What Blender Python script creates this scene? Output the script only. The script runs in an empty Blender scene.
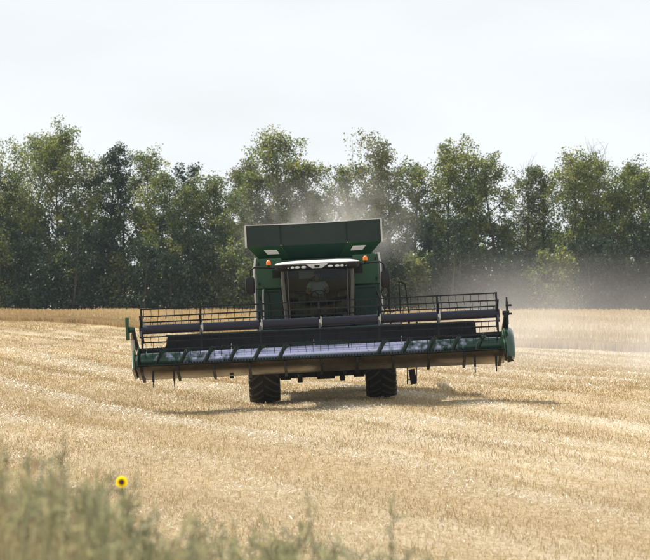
import bpy, bmesh, math, random
import numpy as np
from mathutils import Vector, Matrix, Euler

# ------------------------------------------------------------------ camera, sky, sun, exposure
S = bpy.context.scene
COL = S.collection
R = math.radians

cam_data = bpy.data.cameras.new("camera")
cam = bpy.data.objects.new("camera", cam_data)
COL.objects.link(cam)
S.camera = cam
CAM_Z = 3.42
FPX = 2520.0                       # focal length in pixels of the 650 px wide photograph
cam_data.sensor_width = 36.0
cam_data.lens = FPX / 650.0 * 36.0
cam_data.clip_start = 0.5
cam_data.clip_end = 9000.0
cam.location = (0, 0, CAM_Z)
cam.rotation_euler = (R(90) - math.atan(3.0 / FPX), 0, 0)
cam_data.dof.use_dof = True
cam_data.dof.focus_distance = 66.0
cam_data.dof.aperture_fstop = 4.0
cam_data.dof.aperture_blades = 9

SUNV = Vector((-0.58, 0.40, 1.0)).normalized()
sun_data = bpy.data.lights.new("sun", 'SUN')
sun_data.energy = 5.0
sun_data.angle = R(0.6)
sun_data.color = (1.0, 0.955, 0.88)
sun = bpy.data.objects.new("sun", sun_data)
COL.objects.link(sun)
sun.rotation_euler = SUNV.to_track_quat('Z', 'Y').to_euler()

world = bpy.data.worlds.new("World")
S.world = world
world.use_nodes = True
wn, wl = world.node_tree.nodes, world.node_tree.links
wn.clear()
w_out = wn.new('ShaderNodeOutputWorld')
w_bg = wn.new('ShaderNodeBackground')
w_sky = wn.new('ShaderNodeTexSky')
w_sky.sky_type = 'NISHITA'
w_sky.sun_disc = False
w_sky.sun_elevation = math.asin(SUNV.z)
w_sky.sun_rotation = math.atan2(SUNV.x, SUNV.y)
w_sky.air_density = 1.0
w_sky.dust_density = 3.0
w_sky.ozone_density = 1.0
w_tc = wn.new('ShaderNodeTexCoord')
w_map = wn.new('ShaderNodeMapping')
w_map.inputs['Scale'].default_value = (4.0, 4.0, 14.0)
w_noise = wn.new('ShaderNodeTexNoise')
w_noise.inputs['Scale'].default_value = 2.2
w_noise.inputs['Detail'].default_value = 5.0
w_noise.inputs['Roughness'].default_value = 0.5
w_ramp = wn.new('ShaderNodeMapRange')
w_ramp.inputs['From Min'].default_value = 0.35
w_ramp.inputs['From Max'].default_value = 0.65
w_ramp.inputs['To Min'].default_value = 0.86
w_ramp.inputs['To Max'].default_value = 1.0
w_mix = wn.new('ShaderNodeMix')
w_mix.data_type = 'RGBA'
w_mix.inputs['B'].default_value = (7.75, 8.05, 8.35, 1)      # thin bright cloud veil
wl.new(w_tc.outputs['Generated'], w_map.inputs['Vector'])
wl.new(w_map.outputs['Vector'], w_noise.inputs['Vector'])
wl.new(w_noise.outputs['Fac'], w_ramp.inputs['Value'])
wl.new(w_ramp.outputs['Result'], w_mix.inputs['Factor'])
wl.new(w_sky.outputs['Color'], w_mix.inputs['A'])
wl.new(w_mix.outputs['Result'], w_bg.inputs['Color'])
w_bg.inputs['Strength'].default_value = 0.1
wl.new(w_bg.outputs['Background'], w_out.inputs['Surface'])

vs = S.view_settings
vs.view_transform = 'Standard'
vs.look = 'None'
vs.gamma = 1.0
vs.use_curve_mapping = False
vs.exposure = 0.3
S.cycles.use_denoising = True
S.cycles.max_bounces = 6
S.cycles.transparent_max_bounces = 12
S.cycles.volume_bounces = 1
S.cycles.volume_step_rate = 1.0
S.cycles.volume_max_steps = 64

rng = np.random.default_rng(11)
random.seed(11)

# ------------------------------------------------------------------ helpers
def tag(o, label=None, cat=None, group=None, kind=None):
    if label: o['label'] = label
    if cat: o['category'] = cat
    if group: o['group'] = group
    if kind: o['kind'] = kind
    return o

def empty(name, loc=(0, 0, 0), rot=(0, 0, 0), parent=None):
    o = bpy.data.objects.new(name, None)
    o.location = loc
    o.rotation_euler = rot
    o.empty_display_size = 0.2
    COL.objects.link(o)
    if parent: o.parent = parent
    return o

def link_mesh(name, me, parent=None, loc=None, rot=None):
    o = bpy.data.objects.new(name, me)
    COL.objects.link(o)
    if parent: o.parent = parent
    if loc is not None: o.location = loc
    if rot is not None: o.rotation_euler = rot
    return o

def np_mesh(name, verts, faces, mat, attr=None, smooth=False):
    """verts (n,3), faces (m,k) constant k; attr dict name -> per-face float array"""
    verts = np.asarray(verts, dtype=np.float32)
    faces = np.asarray(faces, dtype=np.int32)
    m, k = faces.shape
    me = bpy.data.meshes.new(name)
    me.vertices.add(len(verts))
    me.vertices.foreach_set('co', verts.ravel())
    me.loops.add(m * k)
    me.loops.foreach_set('vertex_index', faces.ravel())
    me.polygons.add(m)
    me.polygons.foreach_set('loop_start', np.arange(0, m * k, k, dtype=np.int32))
    me.polygons.foreach_set('loop_total', np.full(m, k, dtype=np.int32))
    if smooth:
        me.polygons.foreach_set('use_smooth', np.ones(m, dtype=bool))
    me.update(calc_edges=True)
    if attr:
        for nme, arr in attr.items():
            a = me.attributes.new(nme, 'FLOAT', 'FACE')
            a.data.foreach_set('value', np.asarray(arr, dtype=np.float32))
    if mat: me.materials.append(mat)
    return me

class MB:
    def __init__(self):
        self.v, self.f = [], []
    def add(self, vs_, fs_):
        n = len(self.v)
        self.v += [tuple(p) for p in vs_]
        self.f += [tuple(i + n for i in f) for f in fs_]
        return self
    def box(self, c, s, rot=None):
        hx, hy, hz = s[0] / 2, s[1] / 2, s[2] / 2
        pts = [Vector((x, y, z)) for z in (-hz, hz) for y in (-hy, hy) for x in (-hx, hx)]
        if rot is not None:
            m = Euler(rot).to_matrix()
            pts = [m @ p for p in pts]
        c = Vector(c)
        return self.add([p + c for p in pts], [(0, 2, 3, 1), (4, 5, 7, 6), (0, 1, 5, 4), (2, 6, 7, 3), (0, 4, 6, 2), (1, 3, 7, 5)])
    def hexa(self, bottom, top):
        """two quads (ccw from above) joined into a solid"""
        return self.add(list(bottom) + list(top), [(3, 2, 1, 0), (4, 5, 6, 7), (0, 1, 5, 4), (1, 2, 6, 5), (2, 3, 7, 6), (3, 0, 4, 7)])
    def prism_x(self, prof, x0, x1):
        """profile of (y,z) points extruded along x"""
        n = len(prof)
        vs_ = [(x0, y, z) for y, z in prof] + [(x1, y, z) for y, z in prof]
        fs_ = [tuple(range(n)), tuple(reversed(range(n, 2 * n)))]
        fs_ += [(i, i + n, (i + 1) % n + n, (i + 1) % n) for i in range(n)]
        return self.add(vs_, fs_)
    def prism_y(self, prof, y0, y1):
        """profile of (x,z) points extruded along y"""
        n = len(prof)
        vs_ = [(x, y0, z) for x, z in prof] + [(x, y1, z) for x, z in prof]
        fs_ = [tuple(range(n)), tuple(reversed(range(n, 2 * n)))]
        fs_ += [(i, i + n, (i + 1) % n + n, (i + 1) % n) for i in range(n)]
        return self.add(vs_, fs_)
    def tube(self, pts, r, n=8, r1=None):
        pts = [Vector(p) for p in pts]
        m = len(pts)
        vs_, fs_ = [], []
        up = Vector((0, 0, 1))
        prev = None
        for i, p in enumerate(pts):
            t = (pts[min(i + 1, m - 1)] - pts[max(i - 1, 0)]).normalized()
            if prev is None:
                a = up.cross(t) if abs(t.z) < 0.95 else Vector((1, 0, 0)).cross(t)
            else:
                a = prev - t * prev.dot(t)
            a.normalize()
            prev = a
            b = t.cross(a)
            rr = r if r1 is None else r + (r1 - r) * i / (m - 1)
            for k in range(n):
                an = 2 * math.pi * k / n
                vs_.append(p + (a * math.cos(an) + b * math.sin(an)) * rr)
        for i in range(m - 1):
            for k in range(n):
                fs_.append((i * n + k, i * n + (k + 1) % n, (i + 1) * n + (k + 1) % n, (i + 1) * n + k))
        fs_.append(tuple(reversed(range(n))))
        fs_.append(tuple(range((m - 1) * n, m * n)))
        return self.add(vs_, fs_)
    def cyl(self, p0, p1, r0, r1=None, n=16):
        return self.tube([p0, p1], r0, n, r1)
    def lathe(self, prof, n=32, axis='X', c=(0, 0, 0)):
        """closed profile of (along, radius) about an axis"""
        m = len(prof)
        vs_, fs_ = [], []
        for k in range(n):
            a = 2 * math.pi * k / n
            for (u, r) in prof:
                if axis == 'X': p = (u, r * math.cos(a), r * math.sin(a))
                elif axis == 'Y': p = (r * math.cos(a), u, r * math.sin(a))
                else: p = (r * math.cos(a), r * math.sin(a), u)
                vs_.append((p[0] + c[0], p[1] + c[1], p[2] + c[2]))
        for k in range(n):
            for j in range(m):
                fs_.append((k * m + j, k * m + (j + 1) % m, ((k + 1) % n) * m + (j + 1) % m, ((k + 1) % n) * m + j))
        return self.add(vs_, fs_)
    def mesh(self, name, mat, smooth=False):
        me = bpy.data.meshes.new(name)
        me.from_pydata([tuple(p) for p in self.v], [], self.f)
        bm = bmesh.new()
        bm.from_mesh(me)
        bmesh.ops.recalc_face_normals(bm, faces=bm.faces)
        bm.to_mesh(me)
        bm.free()
        if mat: me.materials.append(mat)
        if smooth:
            for p in me.polygons: p.use_smooth = True
        return me
    def build(self, name, mat, parent=None, bevel=0.0, smooth=False, loc=None, rot=None, label=None, seg=2):
        me = self.mesh(name, mat, smooth)
        o = link_mesh(name, me, parent, loc, rot)
        if bevel > 0:
            b = o.modifiers.new('bevel', 'BEVEL')
            b.width = bevel
            b.segments = seg
            b.limit_method = 'ANGLE'
            b.angle_limit = R(35)
        if smooth:
            try:
                me.set_sharp_from_angle(angle=R(40))
            except Exception:
                pass
        if label: o['label'] = label
        return o

# ------------------------------------------------------------------ materials
def new_mat(name):
    m = bpy.data.materials.new(name)
    m.use_nodes = True
    nt = m.node_tree
    return m, nt, nt.nodes, nt.links, nt.nodes['Principled BSDF']

def paint(name, col, rough=0.45, metal=0.0, dust=0.25, dust_col=(0.30, 0.25, 0.18), spec=0.5, scale=3.0, bump=0.0, coat=0.0):
    m, nt, N, L, P = new_mat(name)
    tc = N.new('ShaderNodeTexCoord')
    nz = N.new('ShaderNodeTexNoise')
    nz.inputs['Scale'].default_value = scale
    nz.inputs['Detail'].default_value = 8
    nz.inputs['Roughness'].default_value = 0.65
    L.new(tc.outputs['Object'], nz.inputs['Vector'])
    mr = N.new('ShaderNodeMapRange')
    mr.inputs['From Min'].default_value = 0.40
    mr.inputs['From Max'].default_value = 0.66
    mr.inputs['To Min'].default_value = dust * 0.35
    mr.inputs['To Max'].default_value = dust
    L.new(nz.outputs['Fac'], mr.inputs['Value'])
    mx = N.new('ShaderNodeMix')
    mx.data_type = 'RGBA'
    mx.inputs['A'].default_value = (*col, 1)
    mx.inputs['B'].default_value = (*dust_col, 1)
    L.new(mr.outputs['Result'], mx.inputs['Factor'])
    L.new(mx.outputs['Result'], P.inputs['Base Color'])
    P.inputs['Metallic'].default_value = metal
    P.inputs['Specular IOR Level'].default_value = spec
    P.inputs['Coat Weight'].default_value = coat
    rr = N.new('ShaderNodeMapRange')
    rr.inputs['To Min'].default_value = max(0.05, rough - 0.1)
    rr.inputs['To Max'].default_value = min(1, rough + 0.22)
    L.new(nz.outputs['Fac'], rr.inputs['Value'])
    L.new(rr.outputs['Result'], P.inputs['Roughness'])
    if bump > 0:
        b = N.new('ShaderNodeBump')
        b.inputs['Strength'].default_value = bump
        b.inputs['Distance'].default_value = 0.02
        L.new(nz.outputs['Fac'], b.inputs['Height'])
        L.new(b.outputs['Normal'], P.inputs['Normal'])
    return m

M = {}
M['green'] = paint('green_paint', (0.008, 0.060, 0.022), 0.32, dust=0.04, spec=0.3, coat=0.08)
M['green_dark'] = paint('dark_green_paint', (0.005, 0.036, 0.024), 0.4, dust=0.03, spec=0.25)
M['tank'] = paint('grain_tank_grey_green', (0.011, 0.024, 0.020), 0.5, dust=0.03, spec=0.25)
M['black'] = paint('black_plastic', (0.006, 0.006, 0.008), 0.5, dust=0.025, spec=0.22)
M['dark_steel'] = paint('dark_painted_steel', (0.006, 0.008, 0.013), 0.42, dust=0.02, spec=0.22)
M['navy'] = paint('reel_tube_paint', (0.009, 0.010, 0.026), 0.35, dust=0.02, spec=0.35)
M['rubber'] = paint('tyre_rubber', (0.008, 0.008, 0.009), 0.75, dust=0.07, dust_col=(0.10, 0.08, 0.06), scale=6, spec=0.25)
M['tread'] = paint('dusty_tread_rubber', (0.020, 0.019, 0.018), 0.7, dust=0.30, dust_col=(0.12, 0.095, 0.065), scale=7, spec=0.3)
M['shield'] = paint('glossy_dark_green_shield', (0.006, 0.040, 0.020), 0.16, dust=0.05, spec=0.5, coat=0.3)
M['white'] = paint('white_cab_paint', (0.60, 0.60, 0.58), 0.45, dust=0.35)
M['silver'] = paint('silver_metal', (0.55, 0.55, 0.54), 0.38, metal=0.6, dust=0.25)
M['under'] = paint('worn_underside_steel', (0.20, 0.155, 0.105), 0.24, metal=0.85, dust=0.92, dust_col=(0.035, 0.025, 0.016), scale=1.3, bump=0.25)
M['yellow'] = paint('yellow_rim', (0.62, 0.42, 0.03), 0.45, dust=0.3)
M['cream'] = paint('cream_bright_patch', (0.75, 0.70, 0.52), 0.8, dust=0.1)  # pale colour stands in for sunlit grain seen behind the cab
M['seat'] = paint('seat_fabric', (0.05, 0.045, 0.04), 0.9, dust=0.2)
M['grain'] = paint('wheat_grain', (0.45, 0.29, 0.11), 0.9, dust=0.4, dust_col=(0.3, 0.2, 0.08), scale=40, bump=0.5)
M['shirt'] = paint('pale_shirt', (0.62, 0.68, 0.74), 0.9, dust=0.05)
M['trousers'] = paint('dark_trousers', (0.03, 0.035, 0.05), 0.9, dust=0.05)
M['hair'] = paint('brown_hair', (0.035, 0.022, 0.014), 0.8, dust=0.0)
M['pillar'] = paint('grey_pillar_paint', (0.055, 0.052, 0.045), 0.5, dust=0.15)
M['lamp'] = paint('lamp_lens', (0.78, 0.77, 0.72), 0.2, dust=0.1)
M['mirror'] = paint('mirror_shell', (0.007, 0.007, 0.009), 0.4, dust=0.03, spec=0.25)

def skin_mat():
    m, nt, N, L, P = new_mat('skin')
    nz = N.new('ShaderNodeTexNoise'); nz.inputs['Scale'].default_value = 30
    cr = N.new('ShaderNodeValToRGB')
    cr.color_ramp.elements[0].color = (0.36, 0.20, 0.14, 1)
    cr.color_ramp.elements[1].color = (0.48, 0.28, 0.20, 1)
    L.new(nz.outputs['Fac'], cr.inputs['Fac']); L.new(cr.outputs['Color'], P.inputs['Base Color'])
    P.inputs['Roughness'].default_value = 0.55
    return m
M['skin'] = skin_mat()

def auger_mat():
    m, nt, N, L, P = new_mat('worn_auger_glint_steel')
    tc = N.new('ShaderNodeTexCoord')
    sp = N.new('ShaderNodeSeparateXYZ')
    L.new(tc.outputs['Object'], sp.inputs['Vector'])
    ab = N.new('ShaderNodeMath'); ab.operation = 'ABSOLUTE'
    sh = N.new('ShaderNodeMath'); sh.operation = 'ADD'; sh.inputs[1].default_value = 0.30
    L.new(sp.outputs['X'], sh.inputs[0]); L.new(sh.outputs[0], ab.inputs[0])
    nz = N.new('ShaderNodeTexNoise'); nz.inputs['Scale'].default_value = 5.0; nz.inputs['Detail'].default_value = 6
    L.new(tc.outputs['Object'], nz.inputs['Vector'])
    ad = N.new('ShaderNodeMath'); ad.operation = 'MULTIPLY_ADD'; ad.inputs[1].default_value = 7.0  # worn paint patches, also breaking up the painted glints
    L.new(nz.outputs['Fac'], ad.inputs[0]); L.new(ab.outputs[0], ad.inputs[2])
    mr = N.new('ShaderNodeMapRange'); mr.inputs['From Min'].default_value = 5.6; mr.inputs['From Max'].default_value = 7.2
    L.new(ad.outputs[0], mr.inputs['Value'])
    mx = N.new('ShaderNodeMix'); mx.data_type = 'RGBA'
    mx.inputs['A'].default_value = (0.56, 0.58, 0.80, 1)  # bare steel, tinted bluish to paint in the sky's reflection
    mx.inputs['B'].default_value = (0.008, 0.05, 0.028, 1)
    L.new(mr.outputs['Result'], mx.inputs['Factor']); L.new(mx.outputs['Result'], P.inputs['Base Color'])
    iv = N.new('ShaderNodeMath'); iv.operation = 'SUBTRACT'; iv.inputs[0].default_value = 1.0
    L.new(mr.outputs['Result'], iv.inputs[1])
    ml = N.new('ShaderNodeMath'); ml.operation = 'MULTIPLY'; ml.inputs[1].default_value = 0.85
    L.new(iv.outputs[0], ml.inputs[0]); L.new(ml.outputs[0], P.inputs['Metallic'])
    P.inputs['Roughness'].default_value = 0.3
    return m
M['auger'] = auger_mat()
M['flight'] = paint('auger_flight_paint', (0.006, 0.026, 0.016), 0.5, dust=0.06, scale=8)

def glass_mat():
    m, nt, N, L, P = new_mat('cab_glass')
    N.remove(P)
    out = N['Material Output']
    tr = N.new('ShaderNodeBsdfTransparent'); tr.inputs['Color'].default_value = (0.60, 0.66, 0.66, 1)
    gl = N.new('ShaderNodeBsdfGlossy'); gl.inputs['Roughness'].default_value = 0.03
    df = N.new('ShaderNodeBsdfDiffuse'); df.inputs['Color'].default_value = (0.3, 0.26, 0.2, 1)
    fr = N.new('ShaderNodeFresnel'); fr.inputs['IOR'].default_value = 1.33
    nz = N.new('ShaderNodeTexNoise'); nz.inputs['Scale'].default_value = 4; nz.inputs['Detail'].default_value = 6
    mr = N.new('ShaderNodeMapRange'); mr.inputs['From Min'].default_value = 0.4; mr.inputs['To Max'].default_value = 0.03
    L.new(nz.outputs['Fac'], mr.inputs['Value'])
    m1 = N.new('ShaderNodeMixShader'); m2 = N.new('ShaderNodeMixShader')
    L.new(mr.outputs['Result'], m1.inputs['Fac']); L.new(tr.outputs[0], m1.inputs[1]); L.new(df.outputs[0], m1.inputs[2])
    hf = N.new('ShaderNodeMath'); hf.operation = 'MULTIPLY'; hf.inputs[1].default_value = 0.75
    L.new(fr.outputs[0], hf.inputs[0]); L.new(hf.outputs[0], m2.inputs['Fac']); L.new(m1.outputs[0], m2.inputs[1]); L.new(gl.outputs[0], m2.inputs[2])
    L.new(m2.outputs[0], out.inputs['Surface'])
    return m
M['glass'] = glass_mat()

def beacon_mat():
    m, nt, N, L, P = new_mat('orange_beacon_lens')
    nz = N.new('ShaderNodeTexNoise'); nz.inputs['Scale'].default_value = 12
    cr = N.new('ShaderNodeValToRGB')
    cr.color_ramp.elements[0].color = (0.85, 0.16, 0.015, 1)
    cr.color_ramp.elements[1].color = (0.95, 0.26, 0.03, 1)
    L.new(nz.outputs['Fac'], cr.inputs['Fac']); L.new(cr.outputs['Color'], P.inputs['Base Color'])
    P.inputs['Roughness'].default_value = 0.25
    P.inputs['Subsurface Weight'].default_value = 0.3
    P.inputs['Subsurface Radius'].default_value = (0.05, 0.02, 0.01)
    return m
M['beacon'] = beacon_mat()

def tint_mat(name, stops, transl=0.3, rough=0.6, gloss=0.0, transl_gain=1.25):
    """two-sided leaf/straw material, colour from the per-face 'tint' attribute"""
    m, nt, N, L, P = new_mat(name)
    N.remove(P)
    out = N['Material Output']
    at = N.new('ShaderNodeAttribute'); at.attribute_name = 'tint'
    cr = N.new('ShaderNodeValToRGB')
    while len(cr.color_ramp.elements) > 1: cr.color_ramp.elements.remove(cr.color_ramp.elements[0])
    cr.color_ramp.elements[0].position = stops[0][0]; cr.color_ramp.elements[0].color = (*stops[0][1], 1)
    for p, c in stops[1:]:
        e = cr.color_ramp.elements.new(p); e.color = (*c, 1)
    L.new(at.outputs['Fac'], cr.inputs['Fac'])
    df = N.new('ShaderNodeBsdfDiffuse')
    L.new(cr.outputs['Color'], df.inputs['Color'])
    tr = N.new('ShaderNodeBsdfTranslucent')
    g = N.new('ShaderNodeMix'); g.data_type = 'RGBA'; g.blend_type = 'MULTIPLY'; g.inputs['Factor'].default_value = 1
    g.inputs['B'].default_value = (transl_gain, transl_gain, transl_gain * 0.7, 1)
    L.new(cr.outputs['Color'], g.inputs['A']); L.new(g.outputs['Result'], tr.inputs['Color'])
    mx = N.new('ShaderNodeMixShader'); mx.inputs['Fac'].default_value = transl
    L.new(df.outputs[0], mx.inputs[1]); L.new(tr.outputs[0], mx.inputs[2])
    last = mx
    if gloss > 0:
        gl = N.new('ShaderNodeBsdfGlossy'); gl.inputs['Roughness'].default_value = rough
        gl.inputs['Color'].default_value = (0.8, 0.8, 0.8, 1)
        m2 = N.new('ShaderNodeMixShader'); m2.inputs['Fac'].default_value = gloss
        L.new(mx.outputs[0], m2.inputs[1]); L.new(gl.outputs[0], m2.inputs[2]); last = m2
    L.new(last.outputs[0], out.inputs['Surface'])
    return m

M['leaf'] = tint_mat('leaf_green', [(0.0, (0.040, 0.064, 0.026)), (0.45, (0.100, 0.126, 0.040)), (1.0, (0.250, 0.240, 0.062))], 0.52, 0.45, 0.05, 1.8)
M['leaf_dark'] = tint_mat('leaf_dark_green', [(0.0, (0.017, 0.034, 0.022)), (0.6, (0.030, 0.054, 0.028)), (1.0, (0.075, 0.100, 0.036))], 0.28, 0.45, 0.04, 1.2)  # dark leaves; bluish shade of the low belt is deepened in their colour
M['leaf_pale'] = tint_mat('leaf_pale_green', [(0.0, (0.080, 0.100, 0.050)), (0.5, (0.140, 0.150, 0.068)), (1.0, (0.220, 0.205, 0.085))], 0.42, 0.45, 0.05, 1.4)
M['weed'] = tint_mat('weed_grey_green', [(0.0, (0.12, 0.125, 0.08)), (0.40, (0.34, 0.34, 0.245)), (0.70, (0.46, 0.42, 0.29)), (1.0, (0.40, 0.29, 0.21))], 0.5, 0.6, 0.0, 1.15)
M['stubble'] = tint_mat('stubble_straw', [(0.0, (0.31, 0.21, 0.10)), (0.5, (0.53, 0.39, 0.205)), (1.0, (0.67, 0.565, 0.385))], 0.2, 0.5, 0.06, 1.0)
M['litter'] = tint_mat('pale_straw', [(0.0, (0.46, 0.36, 0.22)), (0.5, (0.59, 0.51, 0.38)), (1.0, (0.70, 0.65, 0.56))], 0.15, 0.4, 0.10, 1.0)
M['wheat'] = tint_mat('ripe_wheat', [(0.0, (0.34, 0.235, 0.125)), (0.5, (0.52, 0.385, 0.215)), (1.0, (0.64, 0.50, 0.31))], 0.25, 0.5, 0.03, 1.0)
M['petal'] = tint_mat('sunflower_petal', [(0.0, (0.88, 0.68, 0.01)), (1.0, (0.95, 0.88, 0.03))], 0.72, 0.5, 0.0, 1.25)
M['floret'] = paint('sunflower_disc', (0.055, 0.022, 0.008), 0.9, dust=0.3, dust_col=(0.12, 0.05, 0.01), scale=60, bump=0.4)
M['stem'] = paint('plant_stem', (0.13, 0.16, 0.06), 0.7, dust=0.2, dust_col=(0.25, 0.2, 0.1), scale=20)
M['bark'] = paint('bark', (0.055, 0.045, 0.036), 0.9, dust=0.5, dust_col=(0.11, 0.10, 0.085), scale=5, bump=0.5)
M['twig'] = paint('bare_twig_bark', (0.12, 0.105, 0.09), 0.9, dust=0.4, dust_col=(0.2, 0.18, 0.16), scale=5)

def ground_mat():
    m, nt, N, L, P = new_mat('stubble_field_ground')
    tc = N.new('ShaderNodeTexCoord')
    mp = N.new('ShaderNodeMapping')
    mp.inputs['Rotation'].default_value = (0, 0, -math.atan(0.31))
    L.new(tc.outputs['Object'], mp.inputs['Vector'])
    # rows of drilled crop, stretched along the driving direction
    def noise(scale, detail, vec_scale=None, rough=0.6):
        n = N.new('ShaderNodeTexNoise'); n.inputs['Scale'].default_value = scale
        n.inputs['Detail'].default_value = detail; n.inputs['Roughness'].default_value = rough
        src = mp.outputs['Vector']
        if vec_scale:
            q = N.new('ShaderNodeMapping'); q.inputs['Scale'].default_value = vec_scale
            L.new(src, q.inputs['Vector']); src = q.outputs['Vector']
        L.new(src, n.inputs['Vector'])
        return n
    fine = noise(22, 6, None, 0.75)
    straw = noise(9, 8, (1, 0.35, 1), 0.75)
    rows = noise(1.0, 6, (0.55, 0.03, 1), 0.62)
    big = noise(0.05, 4)
    cr = N.new('ShaderNodeValToRGB')
    e = cr.color_ramp.elements
    e[0].position = 0.30; e[0].color = (0.25, 0.165, 0.075, 1)
    e[1].position = 0.75; e[1].color = (0.58, 0.46, 0.29, 1)
    k = e.new(0.52); k.color = (0.46, 0.35, 0.20, 1)
    L.new(straw.outputs['Fac'], cr.inputs['Fac'])
    r2 = N.new('ShaderNodeMapRange'); r2.inputs['From Min'].default_value = 0.50; r2.inputs['From Max'].default_value = 0.70
    r2.inputs['To Max'].default_value = 0.75
    L.new(rows.outputs['Fac'], r2.inputs['Value'])
    mx = N.new('ShaderNodeMix'); mx.data_type = 'RGBA'
    mx.inputs['B'].default_value = (0.66, 0.57, 0.43, 1)
    L.new(r2.outputs['Result'], mx.inputs['Factor']); L.new(cr.outputs['Color'], mx.inputs['A'])
    r3 = N.new('ShaderNodeMapRange'); r3.inputs['From Min'].default_value = 0.35; r3.inputs['From Max'].default_value = 0.65
    r3.inputs['To Min'].default_value = 0.84; r3.inputs['To Max'].default_value = 1.14
    L.new(big.outputs['Fac'], r3.inputs['Value'])
    r4 = N.new('ShaderNodeMapRange'); r4.inputs['From Min'].default_value = 0.3; r4.inputs['From Max'].default_value = 0.7
    r4.inputs['To Min'].default_value = 0.55; r4.inputs['To Max'].default_value = 1.35
    L.new(fine.outputs['Fac'], r4.inputs['Value'])
    mm = N.new('ShaderNodeMath'); mm.operation = 'MULTIPLY'
    L.new(r3.outputs['Result'], mm.inputs[0]); L.new(r4.outputs['Result'], mm.inputs[1])
    mul = N.new('ShaderNodeVectorMath'); mul.operation = 'SCALE'
    L.new(mx.outputs['Result'], mul.inputs[0]); L.new(mm.outputs[0], mul.inputs['Scale'])
    L.new(mul.outputs['Vector'], P.inputs['Base Color'])
    P.inputs['Roughness'].default_value = 0.9
    P.inputs['Specular IOR Level'].default_value = 0.15
    b = N.new('ShaderNodeBump'); b.inputs['Strength'].default_value = 0.7; b.inputs['Distance'].default_value = 0.06
    ad = N.new('ShaderNodeMath'); ad.operation = 'ADD'
    L.new(fine.outputs['Fac'], ad.inputs[0]); L.new(straw.outputs['Fac'], ad.inputs[1])
    L.new(ad.outputs[0], b.inputs['Height']); L.new(b.outputs['Normal'], P.inputs['Normal'])
    return m
M['ground'] = ground_mat()

# ------------------------------------------------------------------ terrain
def sstep(a, b, t):
    t = np.clip((np.asarray(t, dtype=float) - a) / (b - a), 0, 1)
    return t * t * (3 - 2 * t)

SLOPE = 0.047
def gz(x, y):
    x = np.asarray(x, dtype=float); y = np.asarray(y, dtype=float)
    bank = 1.8 * (1 - sstep(6, 26, y))
    cross = SLOPE * 4.5 * np.tanh(x / 4.5) * np.exp(-((y - 70) / 16.0) ** 2)
    und = 0.05 * np.sin(x * 0.35 + y * 0.11) * np.sin(y * 0.17 + 1.0) * (1 - np.exp(-((y - 68) / 8.0) ** 2)) * (1 - sstep(250, 400, np.hypot(x, y)))
    rid = 0.03 * np.sin((x + 0.31 * y) * 2 * math.pi / 3.05 + 1.2) * sstep(26, 34, y) * (1 - sstep(150, 200, y)) * (1 - sstep(30, 40, np.abs(x)))
    return bank + cross + und + rid
def gz1(x, y): return float(gz(x, y))

def axis_coords(lo, hi, step, far_lo, far_hi):
    a = list(np.arange(lo, hi + 1e-6, step))
    s, p = step, hi
    while p < far_hi:
        s *= 1.35; p += s; a.append(min(p, far_hi))
    s, p = step, lo
    pre = []
    while p > far_lo:
        s *= 1.35; p -= s; pre.append(max(p, far_lo))
    return np.array(sorted(set(pre)) + a)
xs = axis_coords(-16, 16, 0.4, -2400, 2400)
ys = axis_coords(-6, 110, 0.5, -400, 2900)
GX, GY = np.meshgrid(xs, ys)
GV = np.stack([GX, GY, gz(GX, GY)], -1).reshape(-1, 3)
nx, ny = len(xs), len(ys)
ii, jj = np.meshgrid(np.arange(nx - 1), np.arange(ny - 1))
i0 = (jj * nx + ii).ravel()
gf = np.stack([i0, i0 + 1, i0 + nx + 1, i0 + nx], -1)
ground = link_mesh('ground', np_mesh('ground', GV, gf, M['ground'], smooth=True))
tag(ground, 'harvested golden stubble field with pale straw rows', 'field', kind='structure')

# ------------------------------------------------------------------ stubble, straw litter, uncut wheat
def in_view_points(n, d0, d1, margin=3.0, power=1.0):
    """random ground points over the wedge of field in front of the bank"""
    d = d0 + (d1 - d0) * rng.random(n) ** power
    half = 325 / FPX * d + margin
    keep = rng.random(n) < half / (325 / FPX * d1 + margin)
    d = d[keep]; half = half[keep]
    x = (rng.random(len(d)) * 2 - 1) * half
    return x, d

def blades(x, y, z, h, w, lean, flat=None, tint=None):
    n = len(x)
    az = rng.random(n) * 2 * math.pi
    ld = rng.random(n) * 2 * math.pi
    dx, dy = np.cos(az) * w / 2, np.sin(az) * w / 2
    tx, ty = np.cos(ld) * h * np.sin(lean), np.sin(ld) * h * np.sin(lean)
    tz = h * np.cos(lean)
    v = np.empty((n, 4, 3), dtype=np.float32)
    v[:, 0] = np.stack([x - dx, y - dy, z], -1)
    v[:, 1] = np.stack([x + dx, y + dy, z], -1)
    v[:, 2] = np.stack([x + dx * 0.7 + tx, y + dy * 0.7 + ty, z + tz], -1)
    v[:, 3] = np.stack([x - dx * 0.7 + tx, y - dy * 0.7 + ty, z + tz], -1)
    return v.reshape(-1, 3), np.arange(n * 4, dtype=np.int32).reshape(-1, 4)

BANDS = [(11.9, 0.8), (15.2, 0.65), (18.1, 0.45), (20.9, 1.15), (24.2, 0.5), (27.4, 0.6), (30.6, 0.5), (33.8, 0.6), (37.2, 0.5), (8.6, 0.5), (5.4, 0.5)]
def band_weight(x, y):
    wob = 0.14 * np.sin(y * 0.23 + x * 0.1) + 0.12 * np.sin(y * 0.61 + 2.0) + 0.10 * np.sin(y * 1.9 + x)
    u = x + 0.31 * y + wob
    wgt = np.zeros_like(u)
    for c, s in BANDS:
        wgt = np.maximum(wgt, np.exp(-((u - c) / s) ** 2))
    patch = 0.55 + 0.45 * np.sin(x * 0.9 + 0.7 * y) * np.sin(y * 0.31 - x * 0.5)
    return wgt * patch

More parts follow.
